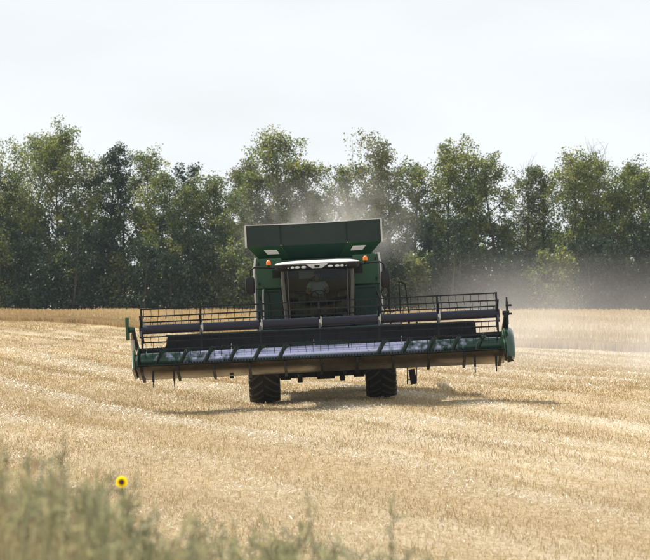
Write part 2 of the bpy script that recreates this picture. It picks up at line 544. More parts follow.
UEDGE = 39.5
def uedge(y): return UEDGE - 6.0 * sstep(178, 216, y) + 16.0 * (1 - sstep(95, 150, y))
N1 = 520000
x, d = in_view_points(N1, 27, 125, 3.0, 1.15)
keep = (x + 0.31 * d < uedge(d)) & (rng.random(len(x)) < 1 - sstep(80, 125, d))
x, d = x[keep], d[keep]
bw = band_weight(x, d)
keep = rng.random(len(x)) > bw * 0.85
x, d, bw = x[keep], d[keep], bw[keep]
xf, df = in_view_points(170000, 80, 200, 3.0, 1.0)
kf = (xf + 0.31 * df < uedge(df)) & (rng.random(len(xf)) < sstep(75, 110, df))
x = np.concatenate([x, xf[kf]]); d = np.concatenate([d, df[kf]])
n = len(x)
clump = 0.5 + 0.5 * np.sin(x * 2.1 + d * 0.8) * np.sin(d * 1.3 - x * 0.6)
h = (0.035 + 0.065 * rng.random(n)) * (0.75 + 0.4 * clump)
wd = np.interp(d, [27, 60, 125, 200], [0.0065, 0.012, 0.03, 0.05]) * (0.7 + 0.6 * rng.random(n))
v, f = blades(x, d, gz(x, d) - 0.01, h, wd, 0.1 + 0.85 * rng.random(n))
tint = np.clip(0.42 + 0.22 * rng.standard_normal(n) + 0.12 * np.sin((x + 0.31 * d) * 1.9 + 0.8 * np.sin(d * 0.15)) + 0.16 * np.sin(x * 0.31 + d * 0.13) * np.sin(d * 0.21 - x * 0.4 + 1.0) - 0.05, 0, 1)
o = link_mesh('stubble', np_mesh('stubble', v, f, M['stubble'], {'tint': tint}))
tag(o, 'short golden standing stubble covering the harvested field', 'stubble', kind='stuff')

x, d = in_view_points(1300000, 27, 125, 3.0, 1.1)
bw = band_weight(x, d)
keep = (rng.random(len(x)) < 0.07 + 1.0 * bw) & (x + 0.31 * d < uedge(d)) & (rng.random(len(x)) < 1 - 0.8 * sstep(80, 125, d))
x, d, bw = x[keep], d[keep], bw[keep]
n = len(x)
wd = np.interp(d, [27, 60, 125], [0.0055, 0.011, 0.030]) * (0.7 + 0.7 * rng.random(n))
v, f = blades(x, d, gz(x, d) + 0.01 + 0.08 * bw * rng.random(n), 0.035 + 0.07 * rng.random(n), wd, 1.05 + 0.5 * rng.random(n))
tint = np.clip(0.40 + 0.25 * rng.standard_normal(n) + 0.38 * bw, 0, 1)
o = link_mesh('straw_litter', np_mesh('straw_litter', v, f, M['litter'], {'tint': tint}))
tag(o, 'loose pale chopped straw lying in long rows on the stubble', 'straw', kind='stuff')

# uncut wheat behind and to the right of the cut edge
WEND = 218.0
def wheat_block():
    us = UEDGE + 0.9 + np.concatenate([[0.0], np.geomspace(0.4, 140, 46)])
    yy = np.linspace(60, WEND, 160)
    U, Y = np.meshgrid(us, yy)
    U = U - UEDGE + uedge(Y)
    X = U - 0.31 * Y
    top = gz(X, Y) + 0.50 * (0.35 + 0.65 * sstep(0.9, 3.0, U - uedge(Y))) + 0.05 * np.sin(X * 0.9 + Y * 0.35) + 0.03 * rng.standard_normal(X.shape)
    V = np.stack([X, Y, top], -1)
    m_, k_ = X.shape
    base_l = np.stack([X[:, 0] - 0.05, Y[:, 0], gz(X[:, 0], Y[:, 0]) - 0.03], -1)
    V = np.concatenate([V.reshape(-1, 3), base_l])
    a, b = np.meshgrid(np.arange(k_ - 1), np.arange(m_ - 1))
    q = (b * k_ + a).ravel()
    F = [np.stack([q, q + 1, q + k_ + 1, q + k_], -1)]
    r = np.arange(m_ - 1)
    F.append(np.stack([m_ * k_ + r, r * k_, (r + 1) * k_, m_ * k_ + r + 1], -1))
    F = np.concatenate(F)
    return V, F
V1, F1 = wheat_block()
t1 = np.clip(0.25 + 0.12 * rng.standard_normal(len(F1)), 0, 1)
n = 150000
y = 62 + (WEND - 62) * rng.random(n) ** 0.8
u = np.where(rng.random(n) < 0.3, UEDGE + rng.random(n) * 1.1, UEDGE + rng.random(n) ** 1.8 * 60)
u = u + 0.15 * np.sin(y * 0.9) * (u < UEDGE + 1) - UEDGE + uedge(y)
x = u - 0.31 * y
keep = (np.abs(x) < 325 / FPX * y + 5)
x, y, u = x[keep], y[keep], u[keep]
n = len(x)
hh = 0.62 + 0.14 * rng.random(n) + 0.05 * np.sin(x * 0.7 + y * 0.3)
hh = hh * (0.5 + 0.5 * sstep(0, 2.5, x + 0.31 * y - uedge(y)))
v, f = blades(x, y, gz(x, y), hh, 0.03 + 0.04 * rng.random(n), 0.05 + 0.25 * rng.random(n))
tint = np.clip(0.5 + 0.2 * rng.standard_normal(n) + 0.15 * np.sin(x * 0.4 + y * 0.1), 0, 1)
VV = np.concatenate([V1, v]); FF = np.concatenate([F1, f + len(V1)])
o = link_mesh('standing_wheat', np_mesh('standing_wheat', VV, FF, M['wheat'], {'tint': np.concatenate([t1, tint])}))
tag(o, 'ripe uncut wheat standing along the tree belt', 'wheat', kind='stuff')

# ------------------------------------------------------------------ trees
def tubes_np(segs, n=5):
    """list of (p0, p1, r0, r1) -> verts, faces"""
    m = len(segs)
    P0 = np.array([s[0] for s in segs]); P1 = np.array([s[1] for s in segs])
    R0 = np.array([s[2] for s in segs]); R1 = np.array([s[3] for s in segs])
    T = P1 - P0
    T /= np.linalg.norm(T, axis=1, keepdims=True) + 1e-9
    up = np.where(np.abs(T[:, 2:3]) < 0.9, np.array([[0, 0, 1.0]]), np.array([[1.0, 0, 0]]))
    A = np.cross(up, T); A /= np.linalg.norm(A, axis=1, keepdims=True) + 1e-9
    B = np.cross(T, A)
    V = np.empty((m, 2 * n, 3))
    for k in range(n):
        c, s_ = math.cos(2 * math.pi * k / n), math.sin(2 * math.pi * k / n)
        V[:, k] = P0 + (A * c + B * s_) * R0[:, None]
        V[:, n + k] = P1 + (A * c + B * s_) * R1[:, None]
    F = []
    base = np.arange(m) * 2 * n
    for k in range(n):
        k2 = (k + 1) % n
        F.append(np.stack([base + k, base + k2, base + n + k2, base + n + k], -1))
    return V.reshape(-1, 3), np.concatenate(F)

def polyline(p, direction, length, r0, r1, steps, g, bend=0.25, up=0.15):
    segs, pts = [], [np.array(p)]
    dvec = np.array(direction, dtype=float); dvec /= np.linalg.norm(dvec)
    for i in range(steps):
        dvec = dvec + bend * g.standard_normal(3) * 0.5 + np.array([0, 0, up])
        dvec /= np.linalg.norm(dvec)
        q = pts[-1] + dvec * length / steps
        ra = r0 + (r1 - r0) * i / steps
        rb = r0 + (r1 - r0) * (i + 1) / steps
        segs.append((pts[-1], q, ra, rb))
        pts.append(q)
    return segs, pts

def leaves(centres, sig, count, size, g, tint0, hue, flat=0.8):
    nC = len(centres)
    idx = g.integers(0, nC, count)
    c = centres[idx]
    off = np.clip(g.standard_normal((count, 3)), -1.7, 1.7) * sig[idx][:, None] * np.array([1, 1, flat])
    p = c + off
    nrm = g.standard_normal((count, 3)) + np.array([0, 0, 0.6])
    nrm /= np.linalg.norm(nrm, axis=1, keepdims=True)
    a = np.cross(nrm, g.standard_normal((count, 3))); a /= np.linalg.norm(a, axis=1, keepdims=True) + 1e-9
    b = np.cross(nrm, a)
    L = size * (0.6 + 0.8 * g.random(count))
    W = L * (0.45 + 0.3 * g.random(count))
    v = np.empty((count, 4, 3), dtype=np.float32)
    v[:, 0] = p - a * L[:, None] * 0.5
    v[:, 1] = p + b * W[:, None] * 0.5
    v[:, 2] = p + a * L[:, None] * 0.5
    v[:, 3] = p - b * W[:, None] * 0.5
    tint = np.clip(tint0 + hue[idx] + 0.12 * g.standard_normal(count), 0, 1)
    return v.reshape(-1, 3), np.arange(count * 4, dtype=np.int32).reshape(-1, 4), tint

def make_tree(name, label, group, px, top, wpx, dist, seed, count=9000, lsize=0.26, mat='leaf', tint0=0.4, low=0.22,
              nlimb=18, sparse=1.0, bark='bark', bare_top=0, stems=1, shape=1.0, cat='tree'):
    """px / top / wpx: where its crown stands along the belt and how tall and wide it is"""
    g = np.random.default_rng(seed)
    s = FPX / dist
    X = (px - 325) / s
    H = CAM_Z - (top - 277) / s
    W = wpx / s
    base = empty(name, (X, dist, gz1(X, dist)))
    tag(base, label, cat, group)
    segs, cent, sig = [], [], []
    for st in range(stems):
        ang = 2 * math.pi * st / max(1, stems) + g.random()
        lean = np.array([math.cos(ang), math.sin(ang), 0]) * (0.0 if stems == 1 else 0.22)
        tsegs, tp = polyline((0, 0, -0.1), np.array([0.04 * g.standard_normal(), 0.04 * g.standard_normal(), 1]) + lean, H * 0.885, 0.013 * H + 0.03, 0.02, 10, g, 0.06, 0.05)
        segs += tsegs
        nl = max(3, int(nlimb / stems))
        for i in range(nl):
            t = low + (0.97 - low) * (i + g.random()) / nl
            k = min(9, int(t * 10)); fr = t * 10 - k
            p = tp[k] * (1 - fr) + tp[k + 1] * fr
            tt = (t - low) / (1 - low)
            env = W / 2 * (math.sin(math.pi * min(1, (0.18 + 0.80 * tt) ** shape)) ** 0.65 + 0.08)
            a = i * 2.4 + g.random() * 1.0
            upk = 0.35 + 0.9 * tt
            dirv = np.array([math.cos(a), math.sin(a), upk])
            ln = env * (0.75 + 0.5 * g.random()) * math.sqrt(1 + upk * upk * 0.35)
            lsegs, lp = polyline(p, dirv, ln, 0.006 * H * (1.15 - tt), 0.015, 4, g, 0.28, 0.06)
            segs += lsegs
            for q in lp[2:]:
                cent.append(q); sig.append(0.30 + 0.2 * g.random())
            for _ in range(6):
                q = lp[1 + int(g.integers(0, 4))]
                ssegs, sp = polyline(q, np.array([*g.standard_normal(2), 0.5 + 0.5 * g.random()]), ln * (0.22 + 0.38 * g.random()), 0.022, 0.008, 2, g, 0.3, 0.05)
                segs += ssegs
                cent.append(sp[1]); sig.append(0.24 + 0.16 * g.random())
                cent.append(sp[2]); sig.append(0.20 + 0.20 * g.random())
        if st == 0:
            cent.append(tp[-1]); sig.append(0.4); cent.append(tp[-2]); sig.append(0.45)
        if bare_top:
            for _ in range(bare_top):
                q = tp[6 + int(g.integers(0, 5))]
                bs, bp = polyline(q, np.array([g.standard_normal() * 0.45, g.standard_normal() * 0.45, 1.1]), H * (0.09 + 0.10 * g.random()), 0.022, 0.008, 4, g, 0.22, 0.05)
                segs += bs
                for _ in range(6):
                    q2 = bp[1 + int(g.integers(0, 3))]
                    b2, _p = polyline(q2, np.array([g.standard_normal() * 0.6, g.standard_normal() * 0.6, 0.9]), 0.7 + g.random(), 0.011, 0.006, 3, g, 0.25, 0.05)
                    segs += b2
    tv, tf = tubes_np(segs, 5)
    link_mesh('trunk', np_mesh('trunk', tv, tf, M[bark], smooth=True), base)
    if stems > 1:
        for _ in range(60):
            a = g.random() * 2 * math.pi; r_ = W * 0.55 * math.sqrt(g.random())
            cent.append(np.array([r_ * math.cos(a), r_ * math.sin(a), 0.25 + 0.35 * H * g.random()])); sig.append(0.5)
    cent = np.array(cent); sig = np.array(sig) * (W / 5.5) ** 0.5
    keep = g.random(len(cent)) < sparse
    cent, sig = cent[keep], sig[keep]
    hue = g.standard_normal(len(cent)) * 0.20
    lv, lf, lt = leaves(cent, sig, count, lsize, g, tint0, hue)
    link_mesh('crown', np_mesh('crown', lv, lf, M[mat], {'tint': lt}), base)
    return base

BELT = 'trees of the belt along the field'
TREES = [  # px, top, width, dist, count, size, mat, tint, low, limbs, sparse, shape, extra, label
    (-55, 140, 85, 228, 9000, 'leaf', .45, .2, 18, 1, 1.0, {}, 'leafy mid green tree standing in the tree belt'),
    (-12, 152, 80, 229, 9000, 'leaf', .50, .2, 18, 1, 1.0, {}, 'leafy tree beside the tall loose-topped tree, on the side away from the round crown'),
    (26, 128, 62, 232, 8000, 'leaf', .38, .25, 18, .9, 0.9, {}, 'tall tree with loose knobby top beside the round-crowned tree in the belt'),
    (64, 132, 80, 229, 11500, 'leaf', .45, .25, 22, 1, 0.9, {}, 'broad tall tree with a full round green crown in the belt'),
    (106, 131, 40, 231, 5200, 'leaf_dark', .5, .35, 16, .9, 0.8, {}, 'slim dark tree with a visible straight trunk beside the round-crowned tree'),
    (142, 134, 46, 228, 4600, 'leaf', .42, .3, 16, .7, 0.85, {}, 'airy tall tree with gaps of sky between its leaf clumps, next to slim dark tree'),
    (168, 168, 54, 226, 6800, 'leaf', .42, .2, 16, 1, 1.0, {}, 'rounded mid-height tree between the airy tall tree and the small dark pointed top'),
    (191, 156, 30, 233, 4200, 'leaf_dark', .55, .45, 14, 1, 0.9, {}, 'small dark pointed tree top rising alone above its neighbours in the belt'),
    (214, 178, 58, 227, 6800, 'leaf', .35, .15, 16, 1, 1.0, {}, 'low dense tree between the small dark pointed top and the pale airy tree'),
    (240, 152, 58, 233, 5200, 'leaf_pale', .45, .3, 16, .75, 0.9, {}, 'pale airy tree rising behind the dust above the grain tank, left of the tallest'),
    (278, 123, 66, 230, 9000, 'leaf', .52, .25, 22, .9, 0.8, {}, 'tallest yellowish green tree rising behind the grain tank'),
    (316, 149, 52, 229, 6500, 'leaf', .55, .2, 16, 1, 0.9, {}, 'yellowish green tree with rounded top just right of the tallest tree'),
    (374, 139, 66, 230, 5400, 'leaf_pale', .5, .25, 22, .7, 0.9, {'bark': 'twig', 'bare_top': 3}, 'sparse pale tree with its branches showing, right of the grain tank'),
    (413, 162, 46, 229, 5600, 'leaf', .5, .2, 16, .9, 1.0, {}, 'medium leafy tree between the sparse pale tree and the tall yellow-green tree'),
    (447, 137, 62, 231, 8500, 'leaf', .52, .22, 20, .9, 0.85, {}, 'tall yellow-green tree with a full crown behind the right half of the reel'),
    (500, 139, 50, 229, 6600, 'leaf', .45, .25, 18, 1, 0.8, {}, 'slender tall tree with a narrow tip behind the right end of the reel'),
    (529, 160, 40, 231, 3000, 'leaf_pale', .35, .3, 16, .6, 0.9, {'bark': 'twig', 'bare_top': 5}, 'thin half-bare tree with fine grey twigs next to the slender tall tree'),
    (566, 148, 60, 228, 7600, 'leaf', .5, .2, 18, 1, 0.9, {}, 'leafy tree between the half-bare tree and the tree with bare twigs on top'),
    (602, 150, 52, 230, 5600, 'leaf', .48, .25, 16, .9, 0.85, {'bark': 'twig', 'bare_top': 16}, 'tall tree whose bare grey twigs stick out above its leaves'),
    (640, 156, 50, 229, 6800, 'leaf', .45, .2, 18, .9, 0.9, {}, 'leafy tree on the far side of the one with bare twigs on top'),
    (680, 150, 60, 230, 7500, 'leaf', .45, .2, 18, .9, 0.9, {}, 'leafy mid green tree standing in the tree belt'),
    (4, 158, 48, 230, 6000, 'leaf', .42, .2, 16, .9, 0.9, {}, 'mid-height leafy tree filling in beside the tall loose-topped tree'),
    (86, 146, 44, 233, 5600, 'leaf', .55, .2, 16, .9, 0.9, {}, 'yellowish leafy tree between the round-crowned tree and the slim dark one'),
    (124, 163, 40, 232, 4600, 'leaf', .35, .2, 15, .85, 0.9, {}, 'narrow leafy tree filling in between the slim dark tree and the airy one'),
    (258, 163, 44, 231, 5000, 'leaf', .45, .2, 15, .85, 0.9, {}, 'leafy tree filling in between the pale airy tree and the tallest tree'),
    (297, 158, 42, 234, 5000, 'leaf_pale', .40, .2, 15, .85, 0.9, {}, 'pale green tree tucked in behind the tallest yellowish tree'),
    (345, 160, 48, 232, 5600, 'leaf', .45, .2, 15, .85, 0.9, {}, 'lower leafy tree between the rounded yellowish tree and the sparse pale tree'),
    (395, 156, 42, 233, 4600, 'leaf_pale', .45, .2, 15, .8, 0.9, {}, 'pale leafy tree close behind the sparse pale tree'),
    (473, 154, 46, 232, 5600, 'leaf', .45, .2, 15, .85, 0.9, {}, 'leafy tree between the tall yellow-green tree and the slender tall tree'),
    (547, 158, 46, 232, 5600, 'leaf', .40, .15, 15, .9, 0.9, {}, 'lower leafy tree just past the thin half-bare tree'),
    (585, 156, 44, 232, 5400, 'leaf', .52, .15, 15, .9, 0.9, {}, 'yellowish leafy tree touching the tree with bare twigs on top'),
    (622, 160, 42, 232, 5000, 'leaf', .42, .15, 15, .9, 0.9, {}, 'leafy tree close behind the one with bare twigs on top'),
    (722, 145, 64, 229, 7500, 'leaf', .45, .2, 18, .9, 0.9, {}, 'leafy mid green tree standing in the tree belt'),
]
for i, (px, top, w, dist, cnt, mat, t0, low, nl, sp, shp, ex, lab) in enumerate(TREES):
    make_tree('belt_tree', lab, BELT, px, top, w * 1.22, dist, 100 + i, int(cnt * 1.55), 0.20, mat, t0, low, nl, sp, shape=shp, **ex)
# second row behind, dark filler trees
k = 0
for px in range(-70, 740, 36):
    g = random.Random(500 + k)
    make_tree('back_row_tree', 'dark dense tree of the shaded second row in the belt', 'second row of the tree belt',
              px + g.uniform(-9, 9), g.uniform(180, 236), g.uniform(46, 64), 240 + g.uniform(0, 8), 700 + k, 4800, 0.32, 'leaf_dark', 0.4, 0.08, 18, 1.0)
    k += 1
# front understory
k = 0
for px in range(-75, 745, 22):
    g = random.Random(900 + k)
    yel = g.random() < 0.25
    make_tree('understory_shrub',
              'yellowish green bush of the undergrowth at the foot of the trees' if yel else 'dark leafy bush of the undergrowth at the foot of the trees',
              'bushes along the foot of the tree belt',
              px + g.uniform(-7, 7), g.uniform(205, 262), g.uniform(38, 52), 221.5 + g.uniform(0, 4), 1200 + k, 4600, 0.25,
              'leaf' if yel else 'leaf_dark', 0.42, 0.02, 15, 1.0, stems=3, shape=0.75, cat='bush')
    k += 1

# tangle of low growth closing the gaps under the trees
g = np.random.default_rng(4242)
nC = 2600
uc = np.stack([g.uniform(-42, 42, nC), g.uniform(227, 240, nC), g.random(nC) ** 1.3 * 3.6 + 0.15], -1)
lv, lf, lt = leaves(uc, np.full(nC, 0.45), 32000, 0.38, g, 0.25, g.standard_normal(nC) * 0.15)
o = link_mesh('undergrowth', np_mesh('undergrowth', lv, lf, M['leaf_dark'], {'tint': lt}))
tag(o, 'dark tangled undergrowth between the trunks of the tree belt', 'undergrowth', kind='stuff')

# ------------------------------------------------------------------ combine harvester
CX, CY = -0.04, 70.0
combine = empty('combine_harvester', (CX, CY, gz1(CX, CY) - 0.02), (0, -SLOPE, 0))
tag(combine, 'green combine harvester with a wide raised header working in the stubble field', 'combine harvester')
C = combine

# --- wheels
def tyre_mesh(r, w, lugs, name):
    mb = MB()
    rw = r * 0.50
    prof = [(-w * .36, rw), (-w * .46, rw + .05), (-w * .5, r * .72), (-w * .47, r * .88), (-w * .42, r * .955), (-w * .2, r * .965), (w * .2, r * .965),
            (w * .42, r * .955), (w * .47, r * .88), (w * .5, r * .72), (w * .46, rw + .05), (w * .36, rw)]
    mb.lathe(prof, 48)
    tyre = mb.mesh(name, M['rubber'], True)
    mb = MB()
    for k in range(lugs):
        for sgn in (-1, 1):
            a0 = 2 * math.pi * (k + (0.5 if sgn > 0 else 0)) / lugs
            pts = []
            for t in (0.0, 0.5, 1.0):
                xx = sgn * (0.02 + t * w * 0.475)
                # V opens so that the tips point down on the front of the tyre
                a = a0 + t * 0.36 * (0.9 / r)
                rr = r * (1.0 if t < 0.9 else 0.955)
                pts.append((xx, a, rr))
            hw = 0.038 / r
            vs_, fs_ = [], []
            for (xx, a, rr) in pts:
                for (da, rad) in ((-hw * 1.5, rr - 0.11), (-hw, rr), (hw, rr), (hw * 1.5, rr - 0.11)):
                    vs_.append((xx, rad * math.cos(a + da), rad * math.sin(a + da)))
            for j in range(2):
                for q in range(3):
                    fs_.append((j * 4 + q, j * 4 + q + 1, j * 4 + 4 + q + 1, j * 4 + 4 + q))
            fs_ += [(0, 1, 2, 3), (8, 9, 10, 11)]
            mb.add(vs_, fs_)
    return tyre, mb.mesh('tread', M['tread'])

def rim_mesh(r, w):
    mb = MB()
    mb.lathe([(-w * .38, r * .5), (-w * .34, r * .47), (-w * .05, r * .44), (-w * .05, .12), (w * .05, .12), (w * .05, r * .44), (w * .34, r * .47), (w * .38, r * .5), (0, r * .515)], 32)
    mb.cyl((-w * .12, 0, 0), (w * .12, 0, 0), 0.16, n=16)
    for k in range(10):
        a = 2 * math.pi * k / 10
        for s in (-1, 1):
            mb.cyl((s * w * .05, .27 * math.cos(a), .27 * math.sin(a)), (s * w * .085, .27 * math.cos(a), .27 * math.sin(a)), 0.022, n=6)
    return mb.mesh('rim', M['yellow'], True)
(ft, fl_), fr_ = tyre_mesh(0.98, 0.84, 22, 'tyre'), rim_mesh(0.98, 0.84)
(rt, rl_), rr_ = tyre_mesh(0.68, 0.55, 18, 'tyre'), rim_mesh(0.68, 0.55)
for sx in (-1, 1):
    w = empty('wheel', (sx * 1.615, 0, 0.975), (0.21 * sx, 0, 0), C)
    link_mesh('tyre', ft, w); link_mesh('tread', fl_, w); link_mesh('rim', fr_, w)
    w = empty('rear_wheel', (sx * 1.55, 4.0, 0.675), (0.1, 0, 0), C)
    link_mesh('tyre', rt, w); link_mesh('tread', rl_, w); link_mesh('rim', rr_, w)

# --- chassis
mb = MB()
mb.box((0, 0, 0.80), (2.3, 0.34, 0.30)).box((0, 0.05, 0.98), (1.0, 0.7, 0.5))
mb.box((-1.02, 0, 0.92), (0.30, 0.55, 0.62)).box((1.02, 0, 0.92), (0.30, 0.55, 0.62))
mb.cyl((-1.3, 0, 0.975), (1.3, 0, 0.975), 0.13, n=14)
for xx in (-0.62, 0.55): mb.box((xx, -0.25, 0.62), (0.14, 0.3, 0.2))
mb.box((0.1, -0.22, 0.70), (0.5, 0.22, 0.22))
mb.build('front_axle', M['black'], C, 0.02)
mb = MB()
mb.box((0, 4.0, 0.72), (2.6, 0.2, 0.18)).box((0, 3.7, 1.05), (0.5, 0.6, 0.6)).box((-1.2, 4, 0.7), (0.2, 0.35, 0.4)).box((1.2, 4, 0.7), (0.2, 0.35, 0.4))
mb.build('rear_axle', M['black'], C, 0.02)
mb = MB()
mb.hexa([(-1.1, -1.0, 1.25), (1.1, -1.0, 1.25), (1.1, 5.6, 1.05), (-1.1, 5.6, 1.05)], [(-1.3, -0.7, 2.0), (1.3, -0.7, 2.0), (1.3, 5.8, 2.4), (-1.3, 5.8, 2.4)])
mb.build('chassis', M['black'], C, 0.04)
# feeder house
mb = MB()
mb.hexa([(-0.78, -3.02, 1.02), (0.78, -3.02, 1.02), (0.72, -0.7, 1.30), (-0.72, -0.7, 1.30)], [(-0.78, -3.02, 1.72), (0.78, -3.02, 1.72), (0.72, -0.7, 2.15), (-0.72, -0.7, 2.15)])
fh = mb.build('feeder_house', M['green_dark'], C, 0.02)
for sx in (-1, 1):
    mb = MB()
    mb.cyl((sx * 0.62, -2.75, 0.98), (sx * 0.62, -1.6, 0.86), 0.035, n=10).cyl((sx * 0.62, -1.6, 0.86), (sx * 0.62, -0.4, 0.74), 0.06, n=12)
    mb.build('lift_cylinder', M['dark_steel'], C, 0, True)

# --- body: side walls with front panels either side of the cab
BODY_Z0, BODY_Z1 = 1.75, 4.02
mb = MB()
mb.hexa([(-1.2, -0.1, 1.7), (1.2, -0.1, 1.7), (1.2, 5.9, 1.9), (-1.2, 5.9, 1.9)], [(-1.62, -0.1, 3.93), (1.62, -0.1, 3.93), (1.62, 5.4, 3.6), (-1.62, 5.4, 3.6)])
mb.build('body_core', M['green_dark'], C, 0.03)
for sx in (-1, 1):
    def P(x, y, z): return (sx * x, y, z)
    x0, x1 = (0.98, 1.70)
    # upper and lower front panels, side panels
    for nm, z0, z1, mt in (('front_panel', 1.80, 3.135, 'green_dark'), ('front_panel', 3.150, 3.99, 'green')):
        mb = MB()
        mb.box((sx * (x0 + x1) / 2, -0.19, (z0 + z1) / 2), (x1 - x0, 0.16, z1 - z0))
        fp = mb.build(nm, M[mt], C, 0.035)
        mb = MB()
        if mt == 'green_dark':
            mb.box((sx * 1.42, -0.276, z0 + 0.55), (0.03, 0.012, 0.9)).box((sx * 1.14, -0.276, z0 + 0.55), (0.012, 0.012, 1.0))
            mb.build('panel_rib', M['green_dark'], fp, 0.004)
        else:
            mb.box((sx * 1.13, -0.276, 3.62 if sx > 0 else 3.55), (0.24, 0.014, 0.30 if sx > 0 else 0.22))
            mb.build('vent_grille', M['black'], fp, 0.004)
    for zz in (2.0, 2.9, 3.3, 3.85):
        mb = MB(); mb.box((sx * 1.62, -0.285, zz), (0.05, 0.03, 0.09)).cyl((sx * 1.62, -0.30, zz), (sx * 1.62, -0.315, zz), 0.014, n=8)
        mb.build('latch', M['black'], C, 0.005)
    mb = MB(); mb.box((sx * 1.33, -0.278, 3.06), (0.5, 0.012, 0.025)); mb.build('panel_trim', M['black'], C, 0.003)
    yy0 = -0.10
    for (ya, yb) in ((yy0, 1.9), (1.915, 3.9), (3.915, 5.9)):
        mb = MB()
        zt = 3.97 - 0.04 * max(0, ya)
        mb.box((sx * 1.715, (ya + yb) / 2, (1.55 + zt) / 2), (0.07, yb - ya, zt - 1.55))
        sp_ = mb.build('side_panel', M['green'], C, 0.03)
    # added bright strip standing in for the sunlit edge of the side panel
    mb = MB()
    mb.tube([(sx * 1.74, -0.26, 1.9), (sx * 1.745, -0.27, 2.9), (sx * 1.745, -0.27, 3.7), (sx * 1.70, -0.24, 4.02)], 0.032, 8)
    mb.build('lit_edge_strip', M['silver'], C, 0, True)
# rear hood
mb = MB()
mb.hexa([(-1.25, 5.9, 1.3), (1.25, 5.9, 1.3), (1.15, 7.3, 1.5), (-1.15, 7.3, 1.5)], [(-1.7, 5.9, 3.75), (1.7, 5.9, 3.75), (1.5, 7.1, 3.0), (-1.5, 7.1, 3.0)])
mb.build('rear_hood', M['green'], C, 0.08)
mb = MB()
mb.box((0, 4.7, 3.85), (3.0, 2.2, 0.5))
mb.build('engine_cover', M['green_dark'], C, 0.08)
# unloading auger folded back along the operator's left side
mb = MB()
mb.tube([(1.50, 3.2, 3.6), (1.50, 3.25, 3.95), (1.50, 3.5, 4.10), (1.50, 9.2, 4.02)], 0.16, 14)
ua = mb.build('unloading_auger', M['green'], C, 0, True)
mb = MB(); mb.cyl((1.50, 9.15, 4.02), (1.50, 9.5, 3.84), 0.18, 0.14, 12)
mb.build('spout', M['black'], ua, 0, True)

# --- grain tank with raised extension panels
TX = -0.06
tank = empty('grain_tank', (TX, 0, 0), (0, 0, 0), C)
def sheet(pts, thick, name, mat, parent, bevel=0.006):
    """a flat polygonal sheet with thickness (pts ccw seen from outside)"""
    p = [Vector(q) for q in pts]
    nrm = (p[1] - p[0]).cross(p[2] - p[0]).normalized()
    n = len(p)
    mb = MB()
    mb.add([q for q in p] + [q - nrm * thick for q in p], [tuple(range(n)), tuple(reversed(range(n, 2 * n)))] + [(i, i + n, (i + 1) % n + n, (i + 1) % n) for i in range(n)])
    return mb.build(name, mat, parent, bevel)
XT, XB, XS = 1.875, 1.53, 0.925        # half width of the rim, of the foot, and where the seams run
ZT, ZM, ZB = 4.93, 4.335, 3.96
YF, YB0 = 0.02, 0.34                   # front face, foot of the funnel
YR, YR0 = 3.1, 2.8
g_ = 0.008
# front: three upright panels and the funnel below
sheet([(-XT, YF, ZM), (-XS - g_, YF, ZM), (-XS - g_, YF, ZT - .012), (-XT, YF, ZT)], 0.03, 'extension_panel', M['tank'], tank)
sheet([(-XS + g_, YF + .02, ZM), (XS - g_, YF + .02, ZM), (XS - g_, YF + .02, ZT - .002), (0.1, YF + .02, ZT - .02), (-XS + g_, YF + .02, ZT - .016)], 0.03, 'extension_panel', M['tank'], tank)
sheet([(XS + g_, YF, ZM), (XT, YF, ZM), (XT, YF, ZT + .02), (XS + g_, YF, ZT + .006)], 0.03, 'extension_panel', M['tank'], tank)
sheet([(-XS + 0.25, YB0, ZB), (XS - 0.25, YB0, ZB), (XS - g_, YF + .02, ZM - .004), (-XS + g_, YF + .02, ZM - .004)], 0.03, 'tank_funnel_panel', M['green_dark'], tank)  # darker green than its neighbours: shade of the downward face put into colour
for sx in (-1, 1):
    a = [(sx * XB, YB0, ZB), (sx * (XS - 0.24), YB0, ZB), (sx * (XS + g_), YF, ZM - .004), (sx * XT, YF, ZM - .004)]
    if sx > 0: a = [a[1], a[0], a[3], a[2]]
    sheet(a, 0.03, 'tank_funnel_panel', M['green'], tank)
    # sides
    b = [(sx * XT, YF, ZM), (sx * XT, YR, ZM), (sx * XT, YR, ZT), (sx * XT, YF, ZT + (.02 if sx > 0 else 0))]
    if sx < 0: b = [b[1], b[0], b[3], b[2]]
    sheet(b, 0.03, 'side_extension_panel', M['tank'], tank)
    c = [(sx * XB, YB0, ZB), (sx * XB, YR0, ZB), (sx * XT, YR, ZM), (sx * XT, YF, ZM)]
    if sx < 0: c = [c[1], c[0], c[3], c[2]]
    sheet(c, 0.03, 'tank_funnel_panel', M['green'], tank)
    mb = MB()
    mb.tube([(sx * (XT + .012), YF - .012, ZM - .02), (sx * (XT + .012), YF - .012, ZT + (.02 if sx > 0 else 0))], 0.026, 8)
    mb.build('lit_corner_strip', M['silver'], tank, 0, True)  # added silver tube imitates the backlit bright edge of the tank
    # seam strips
    mb = MB(); mb.box((sx * XS, YF - .004, (ZT + ZM) / 2), (0.03, 0.014, ZT - ZM - .03))
    mb.build('seam_strip', M['black'], tank, 0.004)
sheet([(XT, YR, ZM), (-XT, YR, ZM), (-XT, YR, ZT), (XT, YR, ZT)], 0.03, 'rear_extension_panel', M['tank'], tank)
sheet([(XB, YR0, ZB), (-XB, YR0, ZB), (-XT, YR, ZM), (XT, YR, ZM)], 0.03, 'tank_funnel_panel', M['green'], tank)
mb = MB()
pv = []
for sx in (-1, 1):
    mb.tube([(sx * XT, YF, ZT + .015 + .015 * sx), (sx * XT, YR, ZT + .015)], 0.022, 6)
